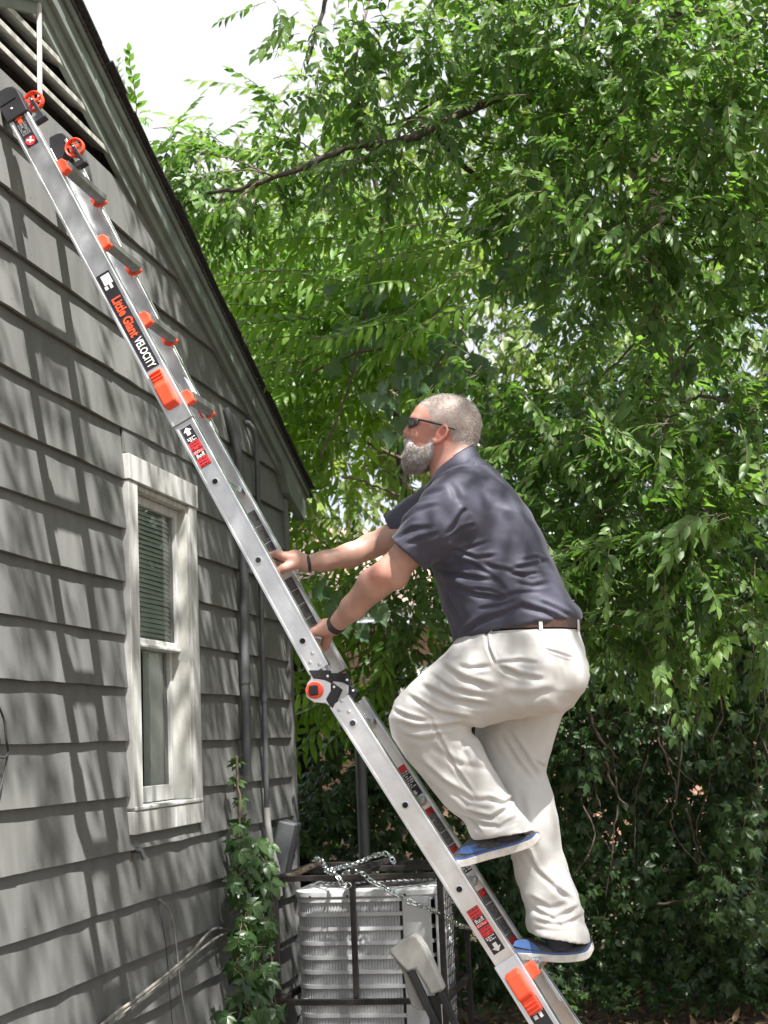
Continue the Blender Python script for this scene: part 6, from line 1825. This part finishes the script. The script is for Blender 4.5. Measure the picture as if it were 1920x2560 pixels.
# ---- dense shrubbery behind the fence
under = thing('hedge', (.3, 11.2, 0), 'dense shrubbery with shade put into its leaf colour, filling the strip behind the chain link fence', 'hedge')
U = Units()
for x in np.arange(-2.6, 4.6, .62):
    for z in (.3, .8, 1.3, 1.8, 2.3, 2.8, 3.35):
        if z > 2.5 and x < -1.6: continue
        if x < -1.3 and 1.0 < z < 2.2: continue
        blob(U, SPRL, (x+rng.normal(0, .12), 11.0+rng.normal(0, .25), z+rng.normal(0, .1)), (.42, .35, .38), 58 if x > -1.2 else 20, size=(.9, 1.4), dt=-.45)  # low tint paints deep shade into the leaves
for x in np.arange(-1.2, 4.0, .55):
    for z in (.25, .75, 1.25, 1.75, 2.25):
        blob(U, SPRL, (x+rng.normal(0, .12), 10.25+rng.normal(0, .12), z), (.38, .25, .34), 26, size=(.8, 1.2), dt=-.45)  # second layer, its shade also put into the leaf tint
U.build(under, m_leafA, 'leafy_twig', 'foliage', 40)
for k in range(7):
    x = -2.2+k*.95+rng.normal(0, .15)
    stem('stem', [(x, 11.1, -.05), (x+rng.normal(0, .1), 11.0, 1.2), (x+rng.normal(0, .2), 11.0, 2.8)], .03, .012, m_bark, under, 6, .008)

# ---- chain link fence
fence = thing('chain_link_fence', (.8, 9.62, 0), 'rusty chain link fence almost hidden under dark creeper', 'fence')
m_galv = pmat('dull_galvanised', (0.16, 0.155, 0.145), .55, .6, var=.3, scale=15)
for x in (pt(1630, 2400, Y=9.62)[0], 2.6, 5.0):
    part('post', G().tube([(x, 9.62, -.1), (x, 9.62, 1.36)], .028, 10), m_galv, fence, smooth=True)
xq = pt(906, 2000, Y=8.85)[0]
part('post', G().tube([(xq, 8.85, -.1), (xq, 8.85, 1.60), (xq, 8.85, 1.605)], .033, 12), m_pipe, fence, smooth=True, label='dark grey end post standing behind the air conditioner')
part('top_rail', G().tube([(xq, 9.62, 1.30), (.8, 9.62, 1.295), (5.0, 9.62, 1.30)], .020, 8), m_galv, fence, smooth=True)
g = G()
for s in (-1, 1):
    for x0 in np.arange(xq-1.3, 5.0, .075):
        a = np.array([x0, 9.61, 0.02]); b = np.array([x0+s*1.26, 9.61, 1.28])
        if s < 0: a, b = np.array([x0+1.26, 9.612, .02]), np.array([x0, 9.612, 1.28])
        if min(a[0], b[0]) < xq: continue
        g.tube([a, b], .0016, 3, cap=False)
part('wire_mesh', g, m_galv, fence, kind='stuff', fix=False)

# ---- creeper smothering the fence
creep = thing('creeper', (.4, 9.4, 0), 'dark green creeper smothering the chain link fence behind the man', 'creeper')
U = Units()
def creeper_sheet(n, x0, x1, z0, z1, y0, size, dt=0.0, lump=.18):
    for _ in range(n):
        x = rng.uniform(x0, x1); z = rng.uniform(z0, z1)
        b = .5+.5*math.sin(x*4.1+z*2.3)*math.sin(z*3.7-x*1.9)
        y = y0-lump*b-rng.random()**2*.25
        nr = np.array([rng.normal(0, .35), -1.0, .75+rng.normal(0, .35)])
        d = np.array([rng.normal(0, .55), -.2+rng.normal(0, .25), -.85+rng.normal(0, .35)])
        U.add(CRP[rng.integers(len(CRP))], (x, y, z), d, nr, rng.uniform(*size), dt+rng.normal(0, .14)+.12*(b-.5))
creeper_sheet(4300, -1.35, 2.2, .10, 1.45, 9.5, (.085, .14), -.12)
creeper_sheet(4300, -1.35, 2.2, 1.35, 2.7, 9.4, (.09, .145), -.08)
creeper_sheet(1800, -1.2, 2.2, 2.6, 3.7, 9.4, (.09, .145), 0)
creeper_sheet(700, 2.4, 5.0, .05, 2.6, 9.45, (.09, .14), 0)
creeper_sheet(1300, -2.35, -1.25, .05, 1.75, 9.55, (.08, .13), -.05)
# forward lumps, brighter light put into a paler leaf tint
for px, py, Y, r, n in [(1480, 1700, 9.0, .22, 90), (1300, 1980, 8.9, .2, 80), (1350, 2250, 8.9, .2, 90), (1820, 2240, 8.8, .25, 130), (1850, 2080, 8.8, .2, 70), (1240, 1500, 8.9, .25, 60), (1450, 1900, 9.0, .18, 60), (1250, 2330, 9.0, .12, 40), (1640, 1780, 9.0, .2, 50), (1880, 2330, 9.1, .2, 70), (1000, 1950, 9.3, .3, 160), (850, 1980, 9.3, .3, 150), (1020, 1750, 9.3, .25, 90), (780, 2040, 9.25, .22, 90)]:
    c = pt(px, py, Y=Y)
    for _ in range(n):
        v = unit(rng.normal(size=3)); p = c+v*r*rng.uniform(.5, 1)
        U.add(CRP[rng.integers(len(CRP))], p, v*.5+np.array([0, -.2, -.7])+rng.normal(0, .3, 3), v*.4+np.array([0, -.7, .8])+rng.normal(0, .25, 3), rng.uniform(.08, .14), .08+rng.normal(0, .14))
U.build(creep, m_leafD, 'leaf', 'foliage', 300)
vr = random.Random(21)
def vinestem(q, Y, r0=.010, r1=.005, par=creep, m=None):
    return stem('stem', [pt(x, y, Y=Y+.03*math.sin(i*2)) for i, (x, y) in enumerate(q)], r0, r1, m or m_vine, par, 6, .004)
vinestem([(1477, 1600), (1466, 1700), (1470, 1760), (1495, 1840), (1545, 1895)], 8.9, .013, .007)
vinestem([(1515, 1900), (1530, 1960), (1570, 2020)], 8.9, .011, .006)
vinestem([(1715, 2020), (1740, 2120), (1770, 2240)], 9.0, .010, .006)
vinestem([(1640, 2260), (1700, 2255), (1750, 2265)], 8.95, .008, .006)
for k in range(20):
    x = vr.uniform(1420, 1900); y = vr.uniform(1500, 1900); L = vr.uniform(150, 480)
    vinestem([(x, y), (x+vr.uniform(-30, 30), y+L*.4), (x+vr.uniform(-50, 50), y+L*.7), (x+vr.uniform(-60, 60), y+L)], vr.uniform(8.85, 9.2), .006, .003)
for k in range(16):
    x = vr.uniform(1450, 1900); y = vr.uniform(880, 1250)
    vinestem([(x, y), (x+vr.uniform(-60, 60), y+vr.uniform(30, 90)), (x+vr.uniform(-120, 120), y+vr.uniform(60, 160)), (x+vr.uniform(-160, 160), y+vr.uniform(120, 240))], vr.uniform(8.0, 8.8), .007, .003)

# ---- broad-leaved vine hanging near the man's head and at the right
vine = thing('broad_leaf_vine', tuple(pt(1100, 900, Y=8.0)), 'climbing vine with broad heart shaped leaves hanging above the man', 'vine')
U = Units()
vr2 = np.random.default_rng(4)
for px, py, n, sp in [(880, 850, 9, 60), (920, 760, 4, 40), (860, 700, 3, 40), (930, 690, 2, 20), (1040, 900, 10, 60), (1120, 920, 12, 50), (1170, 960, 8, 40), (1000, 980, 7, 50), (1090, 840, 6, 50), (1310, 640, 9, 60), (1400, 650, 8, 40), (1380, 720, 5, 40), (950, 1030, 8, 60), (1290, 1050, 6, 40), (1700, 820, 5, 40), (1740, 930, 5, 40), (1230, 1090, 6, 40), (1330, 1290, 3, 30), (880, 1560, 5, 30), (840, 1480, 3, 20), (920, 1490, 3, 30), (1250, 560, 4, 30), (1730, 1150, 3, 40)]:
    for _ in range(n):
        p = pt(px+vr2.normal(0, sp), py+vr2.normal(0, sp*.8), Y=7.9+vr2.normal(0, .2))
        U.add(HRT[vr2.integers(len(HRT))], p, np.array([vr2.normal(0, .45), -.15, -1.0]), np.array([vr2.normal(0, .7), -1.0, .55+vr2.normal(0, .5)]), vr2.uniform(.065, .135), vr2.normal(.1, .2))
U.build(vine, m_leafE, 'leaf', 'foliage', 300)
for q in ([(800, 1150), (860, 1000), (900, 850), (930, 690), (960, 520)], [(1040, 1000), (1100, 900), (1250, 700), (1330, 600)], [(780, 930), (900, 880), (1010, 860), (1090, 780), (1170, 690)], [(1000, 1240), (930, 1210), (850, 1190)]):
    stem('stem', [pt(x, y, Y=8.0+.05*math.sin(i*3)) for i, (x, y) in enumerate(q)], .008, .004, m_twig, vine, 6, .004)

# ---- creeper climbing the house corner
wcr = thing('wall_creeper', (W+.3, 7.6, 0), 'leafy creeper climbing the house corner beside the conduits', 'creeper')
U = Units()
for px, py, X, r, n in [(592, 1905, W+.09, .02, 10), (594, 1950, W+.09, .025, 12), (598, 2000, W+.09, .025, 8), (600, 2050, W+.10, .05, 10), (600, 2110, W+.12, .10, 22), (640, 2150, W+.16, .14, 34), (665, 2150, W+.20, .10, 16), (600, 2200, W+.15, .12, 26), (660, 2240, W+.2, .15, 34), (620, 2310, W+.18, .16, 36), (655, 2330, W+.22, .11, 22), (600, 2400, W+.2, .15, 30), (660, 2430, W+.25, .16, 36), (620, 2500, W+.22, .16, 36), (660, 2530, W+.25, .12, 28), (600, 2580, W+.22, .16, 30), (640, 2640, W+.25, .16, 34)]:
    c = pt(px, py, X=X); n = int(n*.42)
    small = .6 if r < .04 else 1.0
    for _ in range(n):
        v = unit(rng.normal(size=3)); p = c+v*r*rng.uniform(.2, .85)*np.array([.7, 1.2, 1.0])
        if p[0] < W+.05: p[0] = W+.05
        U.add(CRP[rng.integers(len(CRP))], p, v*.4+np.array([.1, -.3, -.7])+rng.normal(0, .35, 3), np.array([.5, -.8, .7])+rng.normal(0, .3, 3), rng.uniform(.10, .165)*small, (.35 if small < 1 else -.02)+rng.normal(0, .16))
U.build(wcr, m_leafD, 'leaf', 'foliage', 300)
for q in ([(590, 1890), (596, 1990), (603, 2100), (610, 2260), (620, 2420), (630, 2600)], [(640, 2140), (650, 2300), (660, 2500), (650, 2640)], [(690, 2160), (670, 2300), (690, 2500)]):
    stem('stem', [pt(x, y, X=W+.10) for x, y in q], .006, .007, m_twig, wcr, 6, .004)

# ---- ground cover and litter under the fence
m_lit = leafmat('dead_leaf', (.10, .060, .032), (.24, .165, .095), (1.4, 1.2, 1.0), rough=.7, tw=.1, spec=.2)
gc = Units(); lt = Units()
root = thing('ground_cover', (.2, 9.0, 0), 'low green weeds and creeper along the foot of the fence', 'weeds')
for _ in range(420):
    x = rng.uniform(-1.3, 3.0); y = 9.35-abs(rng.normal(0, .14)); z = rng.uniform(.02, .16)
    gc.add(CRP[rng.integers(len(CRP))], (x, y, z), np.array([rng.normal(0, .7), -.4+rng.normal(0, .5), .1+rng.normal(0, .3)]), np.array([rng.normal(0, .3), -.5, 1.0]), rng.uniform(.05, .11), .15+rng.normal(0, .18))
gc.build(root, m_leafD, 'leaf', 'foliage', 120)
LEA = []
for i in range(4):
    T = Tmpl(); V, Fc = one_leaf(.45, -.15+.1*i, .5*(-1)**i); T.add(V, Fc, trng.uniform(.1, .9)); LEA.append(T.done())
g_l = thing('leaf_litter', (0, 9, 0), 'brown dead leaves and twigs littering the bare soil', 'leaf litter')
for _ in range(5200):
    x = rng.uniform(-2.0, 3.4); y = rng.uniform(7.4, 11.0); z = groundz(x, y)+rng.uniform(.004, .03)
    a = rng.uniform(0, 6.28)
    lt.add(LEA[rng.integers(4)], (x, y, z), np.array([math.cos(a), math.sin(a), rng.normal(0, .25)]), np.array([rng.normal(0, .4), rng.normal(0, .4), 1]), rng.uniform(.035, .09), rng.normal(0, .25))
lt.build(g_l, m_lit, 'leaf', 'litter', 0)
for k in range(60):
    x = vr.uniform(-1.6, 2.6); y = vr.uniform(7.8, 9.9); a = vr.uniform(0, 6.28); L = vr.uniform(.12, .5)
    z = groundz(x, y)+.02
    stem('twig', [(x, y, z), (x+L*.5*math.cos(a), y+L*.5*math.sin(a), z+vr.uniform(0, .03)), (x+L*math.cos(a+.2), y+L*math.sin(a+.2), groundz(x+L*math.cos(a), y+L*math.sin(a))+.015)], vr.uniform(.003, .008), .002, m_twig, g_l, 5)
